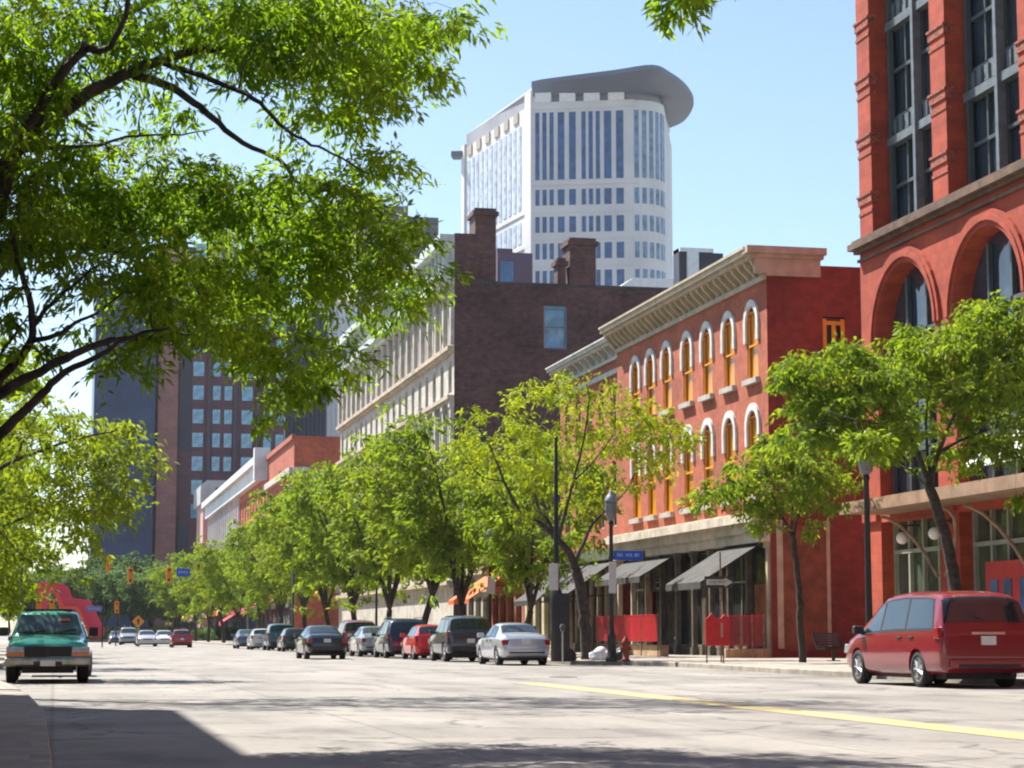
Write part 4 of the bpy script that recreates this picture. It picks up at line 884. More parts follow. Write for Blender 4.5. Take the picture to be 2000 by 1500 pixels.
near_tree('honey_locust_tree', 'yellow-green honey locust with a crooked forked trunk beside the street lamp and trash bags', tb,
  [([tb, at(1143, 1230, Y=Y), at(1138, 1170, Y=Y), at(1124, 1110, Y=Y)], .26, .19), Lp([(1124, 1110), (1112, 1080), (1085, 1050), (1060, 1025), (1040, 1015), (1010, 990, -.5), (985, 940, -1), (960, 880, -1.4), (930, 830, -1.6)], Y, .17, .02),
   Lp([(1085, 1050), (1070, 1015), (1050, 990, .4), (1045, 940, .8), (1050, 870, 1.2), (1070, 800, 1.5)], Y, .08, .015), Lp([(1060, 1025), (1020, 1005, .6), (990, 980, 1), (960, 950, 1.4)], Y, .06, .015), Lp([(1120, 1105), (1140, 1060, .2), (1160, 1020, .4), (1190, 990, .6), (1225, 955, .8), (1250, 900, 1), (1280, 850, 1.2)], Y, .085, .015),
   Lp([(1225, 955, .8), (1270, 930, 1), (1310, 880, 1.2)], Y, .03, .01), Lp([(1090, 1055), (1105, 1000, -.6), (1120, 940, -1), (1140, 860, -1.4), (1150, 780, -1.6), (1145, 750, -1.6)], Y, .08, .015), Lp([(1120, 940, -1), (1160, 900, -1.2), (1200, 840, -1.4), (1197, 760, -1.5)], Y, .035, .01), Lp([(985, 940, -1), (940, 930, -1.4), (900, 880, -1.6)], Y, .035, .01), Lp([(1124, 1110), (1060, 1120, 1), (1020, 1150, 1.6)], Y, .02, .012)],
  bl, (36, .52, .22, .066), LM[5], 'honey locusts on the right pavement')

# ---- generic street trees: four built, the rest copied
def gen_tree(seed, H=12.4, Rr=4.9, m=None, per=34, lf=(.62, .36, .14)):
    random.seed(seed); g = MB(); C = []
    zf = H * random.uniform(.19, .25); lean = Vector((random.uniform(-.5, .5), random.uniform(-.5, .5), 0))
    f = Vector((0, 0, zf)) + lean; g.tube(smooth([Vector((0, 0, 0)), Vector((0, 0, zf * .5)) + lean * .2, f]), [.23, .22, .21, .2, .19, .185, .18, .18, .18], 8)
    nl = 6
    for k in range(nl):
        az = 2 * math.pi * (k + random.uniform(-.3, .3)) / nl; out = Rr * random.uniform(.55, .9) if k else Rr * .25; top = H * random.uniform(.70, .92)
        P = [f, f + Vector((math.cos(az) * out * .25, math.sin(az) * out * .25, (top - zf) * .33)), f + Vector((math.cos(az) * out * .6, math.sin(az) * out * .6, (top - zf) * .68)), Vector((f.x + math.cos(az) * out, f.y + math.sin(az) * out, top))]
        P = smooth(P, 4); n = len(P); rad = [.12 + (.02 - .12) * i / (n - 1) for i in range(n)]; g.tube(P, rad, 6)
        for j in range(9):
            i = random.randint(3, n - 1); a2 = az + random.uniform(-1.5, 1.5); el = random.uniform(-.25, .8); L = random.uniform(1.1, 2.7) * H / 12
            e = P[i] + Vector((math.cos(a2) * math.cos(el), math.sin(a2) * math.cos(el), math.sin(el))) * L
            h = Vector((e.x, e.y, (e.z - H * .67) * 1.0)); q = math.hypot(h.x / Rr, h.y / Rr) ** 2 + (h.z / (H * .33)) ** 2
            if q > 1: e = Vector((h.x / q ** .5, h.y / q ** .5, H * .67 + h.z / q ** .5))
            pts = twig(g, P[i], e, .035, .012, .1, 4, 4)
            C += [tuple(p) for p in pts[2:]]
            for _ in range(3):
                e2 = pts[random.randint(2, 4)] + Vector([random.gauss(0, .75) for _ in range(3)]); twig(g, pts[3], e2, .012, .005, .1, 3, 3); C.append(tuple(e2))
    return g.mesh('trunk', M_BARK, True), leaves(C, per, lf[0], lf[1], lf[2], m=m)
protos = [gen_tree(1, m=LM[4]), gen_tree(2, m=LM[1]), gen_tree(3, m=LM[4]), gen_tree(4, m=LM[4])]
fars = [gen_tree(5, m=LM[3], per=26, lf=(.9, .55, .26)), gen_tree(6, m=LM[2], per=26, lf=(.9, .55, .26))]
random.seed(99)
def street_tree(x, y, H, proto, label, group, rad=1.0, rz=None, name='honey_locust_tree'):
    t = thing(name, label, 'tree', (x, y, .1), random.uniform(0, 6.28) if rz is None else rz, group)
    s = H / 12.4
    link('trunk', proto[0], t, scale=(s * rad, s * rad, s)); link('crown', proto[1], t, scale=(s * rad, s * rad, s)); return t
right = [(1023, 84.5, 9.6, .95, 3, 'slim street tree just left of the crooked yellow-green one, behind the silver sedan'), (910, 97, 11.9, 1.05, 0, 'street tree with a thick dark trunk in front of the orange awning'), (824, 109, 12.2, 1.05, 1, 'street tree with a leaning trunk behind the navy minivan'),
         (757, 121, 11.8, 1, 2, 'upright street tree behind the grey sedan, before the pale columns'), (695, 133, 12.6, 1, 3, 'street tree behind the dark red parked car'), (645, 146, 12.4, 1, 0, 'street tree rising over the black sedan in the travel lane'),
         (596, 160, 11.8, 1, 1, 'street tree beyond the black sedan, first of the distant ones'), (552, 176, 12.0, 1, 2, 'street tree above the white parked hatchback'), (511, 193, 11.8, .95, 0, 'street tree above the far blue parked cars'),
         (472, 213, 11.2, 1, 3, 'street tree in front of the distant orange brick block'), (438, 236, 12.4, 1, 1, 'street tree below the pale grey cornice of the far row'), (408, 262, 11.8, 1, 2, 'far street tree behind the yellow diamond sign')]
for px, y, H, rad, pi_, lab in right:
    p = at(px, 1200, Y=y); street_tree(p.x, y, H, protos[pi_], lab, 'honey locusts on the right pavement', rad)
right_far = [(383, 292, 12.5), (352, 318, 12.0)]
for px, y, H in right_far:
    p = at(px, 1200, Y=y); street_tree(p.x, y, H, protos[0], 'round green tree ending the right pavement, %s' % ('nearer the blue overhead sign' if y < 300 else 'behind the right hanging traffic signal'), 'honey locusts on the right pavement')
left = [(-4.6, 68, 11.5), (-4.9, 84, 11.5), (-5, 100, 11), (-5, 120, 11), (-5, 142, 11), (-5.5, 168, 11), (-6, 198, 11)]
for k, (x, y, H) in enumerate(left):
    street_tree(x, y, H, protos[k % 4], 'leafy tree of the left row, partly hidden behind the ones nearer the camera', 'left row trees merging into one another', 1)
ends = [(20, 338, 12.5, 1), (68, 352, 13, 0), (140, 330, 11.5, 0), (185, 345, 13.5, 1), (232, 352, 15, 1), (262, 338, 12.5, 0), (296, 330, 11.2, 0), (330, 348, 13, 1), (210, 372, 13, 0), (160, 365, 12, 1), (365, 362, 14, 0), (110, 350, 12, 0)]
pos = ['cut by the left edge beside the pickup', 'dark, above the pickup roof', 'leftmost, over the red sculpture', 'blue-green, left of the leftmost signal', 'tallest, under the blue glass tower', 'between the two hanging signals', 'small, above the orange diamond sign', 'behind the blue overhead sign', 'rearmost, filling the gap left of the tower foot', 'dark, behind the red sculpture', 'rightmost of the end trees', 'pale, at the far left behind the sculpture']
for (px, y, H, k), w_ in zip(ends, pos):
    p = at(px, 1200, Y=y); street_tree(p.x, y, H, fars[k], 'tree closing the end of the street, ' + w_, 'trees closing the end of the street', 1.05, name='park_tree')
g = MB(); random.seed(5)
C = []
for i in range(500):
    px = random.uniform(60, 460); y = random.uniform(322, 330); p = at(px, 1236, Y=y); C.append((p.x, y, random.uniform(.3, 2.2)))
o = bpy.data.objects.new('shrub_bed', leaves(C, 22, .8, .5, .25, m=LM[3])); col.objects.link(o); tag(o, 'low green shrubs massed along the end of the street', 'shrubs', kind='stuff')

# =================================================================== VEHICLES
def paint(name, c, metal=.25): return mat('paint_' + name, c, .28, .02, 1, metal=metal, coat=.9, spec=.5)
M_TY = mat('tyre_rubber', (.018, .018, .018), .85, .2, 20)
M_RIM = mat('alloy_rim', (.55, .55, .56), .3, .1, 8, metal=.8)
M_CG = glass('car_glass', (.018, .026, .032), .04, .03)
M_TL = mat('tail_light', (.30, .008, .010), .2, .1, 10, coat=.6)
M_HL = mat('head_light', (.36, .36, .35), .12, .1, 10, coat=.8)
M_AMB = mat('amber_lens', (.60, .16, .015), .2, .1, 10, coat=.6)
M_CHR = mat('chrome', (.66, .66, .64), .16, .08, 5, metal=.95)
M_PLT = mat('number_plate', (.62, .62, .58), .5, .06, 15)
M_TRIM = mat('dark_trim', (.022, .022, .024), .6, .1, 8)
TY = {
 'sedan': dict(st=[(-2.36,.46,.60,.66,.70,.55),(-2.31,.33,.70,.88,.80,.66),(-2.15,.27,.86,1.03,.86,.72),(-1.75,.24,.92,1.07,.89,.70),(-1.38,.22,.94,1.10,.90,.68),(-.72,.2,.95,1.40,.91,.58),(-.1,.2,.95,1.46,.91,.60),(.42,.2,.94,1.42,.91,.60),(1.15,.2,.92,1.02,.90,.72),(1.8,.22,.85,.93,.88,.70),(2.2,.26,.70,.78,.84,.66),(2.34,.34,.58,.64,.72,.55)],
   rg=(-1.33,-.76), ws=(.50,1.10), sw=[(-1.18,-.30,-.72,-.27),(-.22,.98,-.19,.45)], wh=(-1.42,1.42,.32), tlz=(.70,.88), tlw=.26, plate=.80, hl=(.60,.74)),
 'hatch': dict(st=[(-2.02,.46,.62,.70,.70,.60),(-1.98,.33,.78,.98,.82,.72),(-1.9,.27,.90,1.08,.86,.72),(-1.62,.22,.94,1.38,.87,.64),(-1.35,.2,.94,1.44,.88,.60),(-.3,.2,.94,1.47,.88,.60),(.35,.2,.93,1.42,.88,.59),(1.1,.2,.91,1.02,.87,.68),(1.6,.22,.82,.90,.85,.66),(1.92,.27,.68,.75,.80,.60),(2.02,.36,.56,.62,.68,.5)],
   rg=(-1.88,-1.60), ws=(.42,1.04), sw=[(-1.45,-.38,-1.2,-.34),(-.28,.9,-.24,.38)], wh=(-1.28,1.28,.31), tlz=(.78,1.0), tlw=.2, plate=.7, hl=(.58,.72)),
 'suv': dict(st=[(-2.3,.52,.72,.80,.76,.68),(-2.27,.40,.98,1.12,.88,.78),(-2.2,.34,1.06,1.20,.92,.80),(-2.0,.30,1.08,1.66,.93,.74),(-1.7,.28,1.08,1.76,.93,.72),(-.4,.27,1.07,1.80,.93,.72),(.3,.27,1.06,1.74,.93,.70),(1.05,.27,1.04,1.16,.92,.78),(1.75,.30,.98,1.07,.91,.76),(2.15,.36,.84,.92,.87,.70),(2.28,.44,.66,.72,.78,.6)],
   rg=(-2.17,-1.99), ws=(.38,.98), sw=[(-1.9,-1.12,-1.72,-1.1),(-1.02,-.2,-1.0,-.18),(-.1,.88,-.08,.34)], wh=(-1.38,1.38,.37), tlz=(.95,1.18), tlw=.17, plate=.82, hl=(.72,.88)),
 'van': dict(st=[(-2.52,.47,.66,.74,.84,.76),(-2.50,.34,.92,1.02,.93,.86),(-2.45,.28,1.00,1.12,.96,.87),(-2.22,.26,1.02,1.60,.975,.79),(-2.05,.25,1.02,1.70,.98,.77),(-1.7,.23,1.01,1.75,.99,.77),(-.5,.21,1.0,1.77,.99,.77),(.35,.21,.98,1.72,.99,.76),(.75,.21,.97,1.56,.985,.76),(1.75,.22,.93,1.03,.96,.80),(2.15,.25,.84,.92,.93,.74),(2.42,.32,.68,.76,.86,.64),(2.5,.4,.56,.6,.76,.55)],
   rg=(-2.42,-2.16), ws=(.55,1.68), sw=[(-2.1,-.92,-1.9,-.90),(-.84,.30,-.82,.28),(.38,1.42,.36,.72)], wh=(-1.42,1.58,.33), tlz=(.88,1.10), tlw=.13, plate=.86, hl=(.60,.78)),
}
def make_car(kind, label, cat, loc, rz, pm, name='parked_car', group=None, plate=True, rails=False, pillar_dark=False, cond=None):
    T = TY[kind]; st = T['st']; t = thing(name, label, cat, loc, rz, group)
    ys = [s[0] for s in st]
    def par(y):
        y = min(max(y, ys[0]), ys[-1])
        for i in range(len(st) - 1):
            if y <= ys[i + 1] + 1e-9:
                f = (y - ys[i]) / (ys[i + 1] - ys[i]); return [st[i][k] * (1 - f) + st[i + 1][k] * f for k in range(1, 6)]
    def sec(y):
        zb, be, zt, w_, wt = par(y); mid = zb + (be - zb) * .55
        return [(0, zb), (w_ * .86, zb), (w_ * .97, zb + (be - zb) * .12), (w_, mid), (w_ * .965, be), (wt + .01, zt - (zt - be) * .10), (wt * .88, zt - (zt - be) * .02), (wt * .5, zt + .015), (0, zt + .02)]
    def S(y, v):
        s = sec(y); i = min(int(v), 7); f = v - i; return Vector((s[i][0] * (1 - f) + s[i + 1][0] * f, y, s[i][1] * (1 - f) + s[i + 1][1] * f))
    # body rings
    yy = []
    for i in range(len(ys) - 1): yy += [ys[i] + (ys[i + 1] - ys[i]) * k / 3 for k in range(3)]
    yy.append(ys[-1]); VV = [0, .5, .9, 1.1, 1.8, 2.1, 2.6, 3, 3.4, 3.88, 4.1, 4.5, 4.88, 5.12, 5.6, 6, 6.5, 7, 7.5, 8]
    ring = []
    for y in yy:
        h = [S(y, v) for v in VV]; ring.append(h + [Vector((-p.x, p.y, p.z)) for p in h[-2:0:-1]])
    n = len(ring[0]); g = MB(); g.add([p for r_ in ring for p in r_], [(i * n + k, i * n + (k + 1) % n, (i + 1) * n + (k + 1) % n, (i + 1) * n + k) for i in range(len(ring) - 1) for k in range(n)] + [tuple(range(n))[::-1], tuple(range((len(ring) - 1) * n, len(ring) * n))])
    body = g.build('body', pm, t, True)
    cut = MB(); w_ = max(s[4] for s in st); wr = T['wh'][2]
    for yw in T['wh'][:2]:
        for s in (-1, 1): cut.tube([(s * (w_ - .28), yw, wr), (s * (w_ + .2), yw, wr)], wr * 1.17, 24)
    co = cut.build('cutter', M_TRIM)
    for m_ in (body,):
        bm = m_.modifiers.new('b', 'BOOLEAN'); bm.operation = 'DIFFERENCE'; bm.object = co; bm.solver = 'EXACT'
    co.parent = t; bpy.context.view_layer.update(); dg = bpy.context.evaluated_depsgraph_get(); me = bpy.data.meshes.new_from_object(body.evaluated_get(dg)); body.modifiers.clear(); body.data = me; me.name = 'body'
    bpy.data.objects.remove(co)
    try: me.set_sharp_from_angle(angle=R(38))
    except Exception: pass
    def patch(nm, yb0, yb1, yt0, yt1, v0, v1, m_, off=.008, both=True, nu=8, nv=4, par_=None, th=0):
        sides = (1, -1) if both else (1,)
        res = []
        for sgn in sides:
            g = MB(); P = []
            for j in range(nv + 1):
                fv = j / nv; v = v0 + (v1 - v0) * fv; a = yb0 + (yt0 - yb0) * fv; c = yb1 + (yt1 - yb1) * fv
                for i in range(nu + 1):
                    y = a + (c - a) * i / nu; p = S(y, v); du = S(y + .01, v) - S(y - .01, v); dv = S(y, min(v + .02, 7.99)) - S(y, v - .02); nn = du.cross(dv)
                    nn = nn.normalized() if nn.length > 1e-9 else Vector((1, 0, 0))
                    if nn.dot(Vector((p.x, 0, p.z - .6))) < 0: nn = -nn
                    p = p + nn * off; P.append((p.x * sgn, p.y, p.z))
            g.add(P, [(j * (nu + 1) + i, j * (nu + 1) + i + 1, (j + 1) * (nu + 1) + i + 1, (j + 1) * (nu + 1) + i) for j in range(nv) for i in range(nu)])
            res.append(g.build(nm, m_, par_ or t, True))
        return res
    def topglass(nm, ya, yb):
        g = MB(); P = []; nu = 6; V2 = [5.12 + (7.999 - 5.12) * j / 8 for j in range(9)]
        for i in range(nu + 1):
            y = ya + (yb - ya) * i / nu; row = []
            for v in V2:
                p = S(y, v); du = S(y + .01, v) - S(y - .01, v); nn = du.cross(Vector((1, 0, 0))); nn = nn.normalized()
                if nn.z < 0: nn = -nn
                row.append(p + nn * .010)
            P += [(-q.x, q.y, q.z) for q in row] + [(q.x, q.y, q.z) for q in row[-2::-1]]
        m_ = 17; g.add(P, [(i * m_ + k, i * m_ + k + 1, (i + 1) * m_ + k + 1, (i + 1) * m_ + k) for i in range(nu) for k in range(m_ - 1)])
        return g.build(nm, M_CG, t, True)
    topglass('rear_window', *T['rg']); topglass('windshield', *T['ws'])
    for a in T['sw']: patch('side_window', a[0], a[1], a[2], a[3], 4.10, 4.90, M_CG)
    # dark glazing surround between the panes
    a0, a1 = T['sw'][0], T['sw'][-1]; patch('window_trim', a0[0] - .04, a1[1] + .05, a0[2] - .03, a1[3] + .04, 4.04, 4.96, M_TRIM, .004)
    yr, yf = ys[0], ys[-1]
    zr0, zr1 = T['tlz']; tw = T['tlw']
    for s in (-1, 1):
        wr_ = par(yr + .07)[3]
        g = MB(); g.prism([(yr + .02, zr0), (yr + .30, zr0 + .02), (yr + .26, zr1), (yr + (.10 if kind in ('van', 'suv') else .05), zr1)], 0, s * (wr_ - tw), s * (wr_ + .035)); bevel(g.build('tail_light', M_TL, t), .02)
        wf = par(yf - .1)[3]; z0, z1 = T['hl']
        g = MB(); g.prism([(yf - .03, z0), (yf - .32, z0), (yf - .34, z1), (yf - .10, z1)], 0, s * (wf - .30), s * (wf + .03)); bevel(g.build('headlight', M_HL, t), .02)
        # mirror
        ym = T['sw'][-1][1] - .08; zm = par(ym)[1]; wm = par(ym)[3]
        g = MB(); g.box(s * (wm - .06), ym - .07, zm + .03, s * (wm + .16), ym + .08, zm + .19); bevel(g.build('side_mirror', pm if kind != 'van' else M_TRIM, t), .03, 3)
        for yh in ([T['sw'][0][1] - .25] + ([T['sw'][1][1] - .9] if len(T['sw']) > 1 else [])):
            wh_ = par(yh)[3]; zz = par(yh)[1] - .09
            g = MB(); g.box(s * (wh_ * .962), yh - .1, zz - .015, s * (wh_ * .962 + .045), yh + .1, zz + .02); bevel(g.build('door_handle', M_TRIM, t), .01)
        for yw in T['wh'][:2]:
            g = MB(); x1 = s * (w_ - .03); x0 = s * (w_ - .25); wr = T['wh'][2]
            prof = [(x0, wr * .6), (x0, wr * .94), (x0 + s * .03, wr), (x1 - s * .03, wr), (x1, wr * .93), (x1, wr * .70), (x1 - s * .02, wr * .66)]
            vs = []; N = 28
            for k in range(N): a = 2 * math.pi * k / N; vs += [(p[0], p[1] * math.cos(a), p[1] * math.sin(a)) for p in prof]
            m_ = len(prof); g.add(vs, [(k * m_ + i, k * m_ + i + 1, ((k + 1) % N) * m_ + i + 1, ((k + 1) % N) * m_ + i) for k in range(N) for i in range(m_ - 1)])
            wl_ = thing('wheel', None, None, (0, yw, wr)); wl_.parent = t; g.build('tyre', M_TY, wl_, True)
            g = MB(); xr = x1 - s * .03
            g.tube([(xr - s * .10, 0, 0), (xr - s * .10, 0, 0.0)] and [(xr - s * .10, 0, 0), (xr - s * .085, 0, 0)], wr * .66, 24)
            for k in range(7):
                a = 2 * math.pi * k / 7; g.tube([(xr, 0, 0), (xr - s * .02, wr * .66 * math.cos(a), wr * .66 * math.sin(a))], .042, 4)
            g.tube([(xr - s * .05, 0, 0), (xr + s * .015, 0, 0)], .07, 12)
            # outer lip
            N = 24; lip = [(xr - s * .08, wr * .60), (xr + s * .02, wr * .62), (xr + s * .015, wr * .69), (xr - s * .08, wr * .69)]; vs = []
            for k in range(N): a = 2 * math.pi * k / N; vs += [(p[0], p[1] * math.cos(a), p[1] * math.sin(a)) for p in lip]
            g.add(vs, [(k * 4 + i, k * 4 + i + 1, ((k + 1) % N) * 4 + i + 1, ((k + 1) % N) * 4 + i) for k in range(N) for i in range(3)])
            g.build('rim', M_RIM, wl_)
    # bumpers, plate, underbody
    g = MB(); wb_ = par(yr + .05)[3]; zb = par(yr + .1)[0]; g.box(-wb_ * .86, yr - .035, zb + .06, wb_ * .86, yr + .3, zb + .27); bevel(g.build('rear_bumper', pm if kind != 'suv' else M_TRIM, t, False), .05, 3)
    g = MB(); g.box(-.62, yr - .045, zb + .10, .62, yr - .03, zb + .16); g.build('bumper_strip', M_TRIM, t)
    g = MB(); g.box(-.15, yr - .02 + (.03 if kind == 'sedan' else .0), T['plate'] - .08, .15, yr + .06, T['plate'] + .08); g.build('licence_plate', M_PLT, t)
    if kind in ('van', 'suv', 'hatch'):
        g = MB(); g.box(-.34, yr - .012, T['plate'] + .11, .34, yr + .08, T['plate'] + .155); g.build('tailgate_handle', M_CHR if kind == 'van' else M_TRIM, t)
        g = MB(); g.tube([(0, T['rg'][0] - .02, par(T['rg'][0])[2] + .03), (-.28, T['rg'][0] + .04, par(T['rg'][0])[2] + .12)], .012, 4); g.build('rear_wiper', M_TRIM, t)
    g = MB(); g.box(-w_ * .72, yr + .35, .16, w_ * .72, yf - .3, .32); g.tube([(.45, yr - .02, .24), (.45, yr + .5, .26)], .03, 8); g.build('underbody', M_TRIM, t)
    wf = par(yf - .05)[3]
    g = MB(); zf = par(yf)[0]; g.box(-wf * .55, yf - .10, T['hl'][0] - .02, wf * .55, yf + .012, T['hl'][1] - .06); g.build('grille', M_TRIM, t)
    g = MB(); g.box(-wf * .9, yf - .3, zf - .08, wf * .9, yf + .03, zf + .10); bevel(g.build('front_bumper', pm, t), .05, 3)
    if rails:
        for s in (-1, 1):
            g = MB(); zt = par(-.5)[2]; wt = par(-.5)[4]; g.tube([(s * (wt - .08), -1.9, zt - .03), (s * (wt - .08), -1.7, zt + .05), (s * (wt - .08), .1, zt + .05), (s * (wt - .08), .3, zt - .05)], .02, 6); g.build('roof_rail', M_TRIM, t)
    return t

P_ = lambda px, Y: at(px, 1240, Y=Y).x
red = paint('crimson', (.20, .004, .012), 0)
v = make_car('van', 'crimson red minivan parked at the right kerb, seen from behind, nearest vehicle', 'minivan', (17.98, 40.35, 0), 0, red, 'parked_minivan'); v.scale = (1.05, 1.06, 1.09)
G1 = 'cars parked along the right kerb'
for kind, px, yr_, col_, nm, lab, cat, rails in [
    ('sedan', 1029, 69.0, paint('silver', (.56, .58, .62), .5), 'parked_car', 'silver sedan parked last in the row, next to the dark pole', 'car', False),
    ('suv', 920, 78.4, paint('dark_grey', (.035, .040, .050)), 'parked_car', 'dark grey sport utility vehicle parked just ahead of the silver sedan', 'car', False),
    ('hatch', 851, 85.2, paint('bright_red', (.60, .012, .012), .1), 'parked_car', 'small bright red hatchback parked between the dark utility vehicle and the navy minivan', 'car', False),
    ('van', 800, 90.8, paint('navy', (.010, .018, .055)), 'parked_minivan', 'navy blue minivan parked ahead of the red hatchback', 'minivan', True),
    ('sedan', 741, 97.5, paint('pale_grey', (.34, .37, .38), .5), 'parked_car', 'pale grey sedan parked ahead of the navy minivan', 'car', False),
    ('suv', 705, 104.6, paint('maroon', (.20, .05, .05)), 'parked_car', 'maroon car parked behind the moving black sedan, roof just showing', 'car', False),
    ('sedan', 664, 113.0, paint('black', (.015, .015, .018)), 'parked_car', 'black parked sedan mostly hidden behind the moving black sedan', 'car', False),
    ('hatch', 580, 128.0, paint('charcoal', (.04, .045, .045)), 'parked_car', 'charcoal hatchback parked just beyond the moving black sedan', 'car', False),
    ('suv', 551, 137.0, paint('steel_blue', (.03, .10, .16)), 'parked_car', 'steel blue utility vehicle parked between the charcoal and the white cars', 'car', False),
    ('hatch', 515, 145.0, paint('white', (.62, .64, .62), .1), 'parked_car', 'small white hatchback parked far down the row', 'car', False),
    ('sedan', 487, 156.0, paint('blue_grey', (.07, .13, .19)), 'parked_car', 'blue-grey sedan, farthest of the cars parked along the right kerb', 'car', False)]:
    half = {'sedan': 2.36, 'suv': 2.3, 'hatch': 2.02, 'van': 2.52}[kind]
    make_car(kind, lab, cat, (P_(px, yr_), yr_ + half, 0), 0, col_, nm, G1, rails=rails)
make_car('sedan', 'black sedan with red tail lights driving away in the travel lane', 'car', (P_(640, 88), 90.4, 0), 0, paint('deep_black', (.012, .016, .018)), 'moving_car')
G2 = 'distant cars near the end of the street'
for kind, px, yy_, c, lab, rz in [('sedan', 288, 188, paint('lilac_silver', (.50, .50, .56), .4), 'distant silver sedan standing under the orange diamond sign', math.pi), ('hatch', 356, 172, paint('dusty_red', (.34, .03, .03), .1), 'distant red hatchback, rightmost of the far cars', 0),
    ('sedan', 322, 196, paint('far_white', (.6, .6, .6), .1), 'distant white sedan beside the red hatchback', math.pi), ('suv', 252, 215, paint('mist_grey', (.30, .32, .34), .3), 'distant grey utility vehicle left of the silver sedan', math.pi), ('hatch', 229, 232, paint('slate', (.08, .09, .12), .3), 'distant slate hatchback, leftmost of the far cars', math.pi)]:
    make_car(kind, lab, 'car', (P_(px, yy_), yy_ + 2, 0), rz, c, 'distant_car', G2)

# ---- teal pickup facing the camera (front = -Y built directly)
teal = paint('teal', (.04, .33, .26), .2)
t = thing('pickup_truck', 'teal green compact pickup truck facing the camera at the left kerb', 'pickup truck', (-.12, 45.85, 0))
stp = [(0, .50, .72, .84, .80, .70), (.06, .46, .80, .90, .86, .78), (.5, .42, .88, .96, .87, .80), (1.25, .40, .93, 1.03, .87, .80), (1.3, .40, .94, 1.05, .87, .78), (1.85, .40, .96, 1.52, .87, .66), (2.1, .40, .97, 1.57, .87, .655), (2.9, .40, .97, 1.58, .87, .655), (3.15, .40, .97, 1.50, .87, .67), (3.2, .40, .96, 1.02, .87, .82), (5.0, .42, .96, 1.0, .86, .82)]
g = MB(); ring = []
def tsec(s): 
    y, zb, be, zt, w_, wt = s; h = [(0, zb), (w_ * .9, zb), (w_, zb + .1), (w_, zb + (be - zb) * .6), (w_ * .97, be), (wt, zt - .06), (wt * .9, zt - .01), (wt * .5, zt + .015), (0, zt + .02)]
    return [(a, y, b_) for a, b_ in h] + [(-a, y, b_) for a, b_ in h[-2:0:-1]]
for s in stp: ring += tsec(s)
n = 16; g.add(ring, [(i * n + k, i * n + (k + 1) % n, (i + 1) * n + (k + 1) % n, (i + 1) * n + k) for i in range(len(stp) - 1) for k in range(n)] + [tuple(range(n))[::-1], tuple(range((len(stp) - 1) * n, len(stp) * n))])
body = g.build('body', teal, t, True)
cut = MB()
for yw in (.85, 3.85):
    for s in (-1, 1): cut.tube([(s * .6, yw, .36), (s * 1.1, yw, .36)], .43, 24)
co = cut.build('cutter', M_TRIM); co.parent = t; bm = body.modifiers.new('b', 'BOOLEAN'); bm.object = co; bm.solver = 'EXACT'
bpy.context.view_layer.update(); me = bpy.data.meshes.new_from_object(body.evaluated_get(bpy.context.evaluated_depsgraph_get())); body.modifiers.clear(); body.data = me; bpy.data.objects.remove(co)
try: me.set_sharp_from_angle(angle=R(35))
except Exception: pass
m_ws = mat('teal_windshield', (.03, .065, .075), .22, .3, 2.5, spec=.6)
g = MB(); g.add([(-.74, 1.26, 1.085), (.74, 1.26, 1.085), (.61, 1.74, 1.50), (-.61, 1.74, 1.50)], [(0, 1, 2, 3)]); g.build('windshield', m_ws, t)
g = MB(); g.add([(.22, 1.55, 1.36), (.46, 1.55, 1.36), (.46, 1.61, 1.415), (.22, 1.61, 1.415)], [(0, 1, 2, 3)]); g.build('window_sticker', mat('orange_sticker', (.5, .12, .06), .6), t)
for s in (-1, 1):
    g = MB(); g.add([(s * .875, 1.5, 1.0), (s * .875, 3.0, 1.0), (s * .70, 2.9, 1.48), (s * .70, 1.95, 1.48)], [(0, 1, 2, 3)]); g.build('side_window', M_CG, t)
    g = MB(); g.prism([(-.05, .66), (.16, .66), (.18, .79), (-.02, .79)], 0, s * .50, s * .88); bevel(g.build('headlight', M_HL, t), .015)
    g = MB(); g.box(s * .50, -.055, .585, s * .89, .2, .655); g.build('turn_signal', M_AMB, t)
    g = MB(); g.box(s * .88, 1.42, 1.02, s * 1.08, 1.52, 1.22); bevel(g.build('side_mirror', M_TRIM, t), .03)
    for yw in (.85, 3.85):
        wl_ = thing('wheel', None, None, (0, yw, .35)); wl_.parent = t
        g = MB(); g.tube([(s * .66, 0, 0), (s * .68, 0, 0), (s * .86, 0, 0), (s * .885, 0, 0)], [.31, .35, .35, .30], 26); g.build('tyre', M_TY, wl_, False)
        g = MB(); g.tube([(s * .87, 0, 0), (s * .895, 0, 0)], .2, 18); g.tube([(s * .89, 0, 0), (s * .91, 0, 0)], .07, 10); g.build('rim', M_RIM, wl_)
g = MB(); g.box(-.5, -.04, .58, .5, .05, .80)
for k in range(4): g.box(-.5, -.06, .60 + k * .05, .5, -.04, .62 + k * .05)
g.box(-.04, -.065, .58, .04, -.04, .8); g.build('grille', M_TRIM, t)
g = MB(); g.prism([(-.13, .40), (-.02, .37), (.15, .37), (.15, .56), (-.1, .56), (-.15, .52)], 0, -.90, .90); g.box(-.9, .0, .38, -.86, .5, .56); g.box(.86, 0, .38, .9, .5, .56)
bevel(g.build('front_bumper', mat('dull_steel', (.36, .355, .30), .35, .2, 4, metal=.7), t), .02)
g = MB(); g.box(-.30, -.165, .39, .30, -.13, .47); g.build('bumper_insert', M_TRIM, t)
g = MB(); g.box(-.16, -.18, .38, .16, -.16, .50); g.build('licence_plate', M_PLT, t)
g = MB(); g.prism([(1.34, .0), (1.0, 0), (1.0, -.04), (1.34, -.04)], 0, -.4, -.38) if False else None
g.box(-.55, .3, .22, .55, 4.8, .42); g.tube([(-.62, .85, .33), (.62, .85, .33)], .05, 8); g.build('underbody', M_TRIM, t)
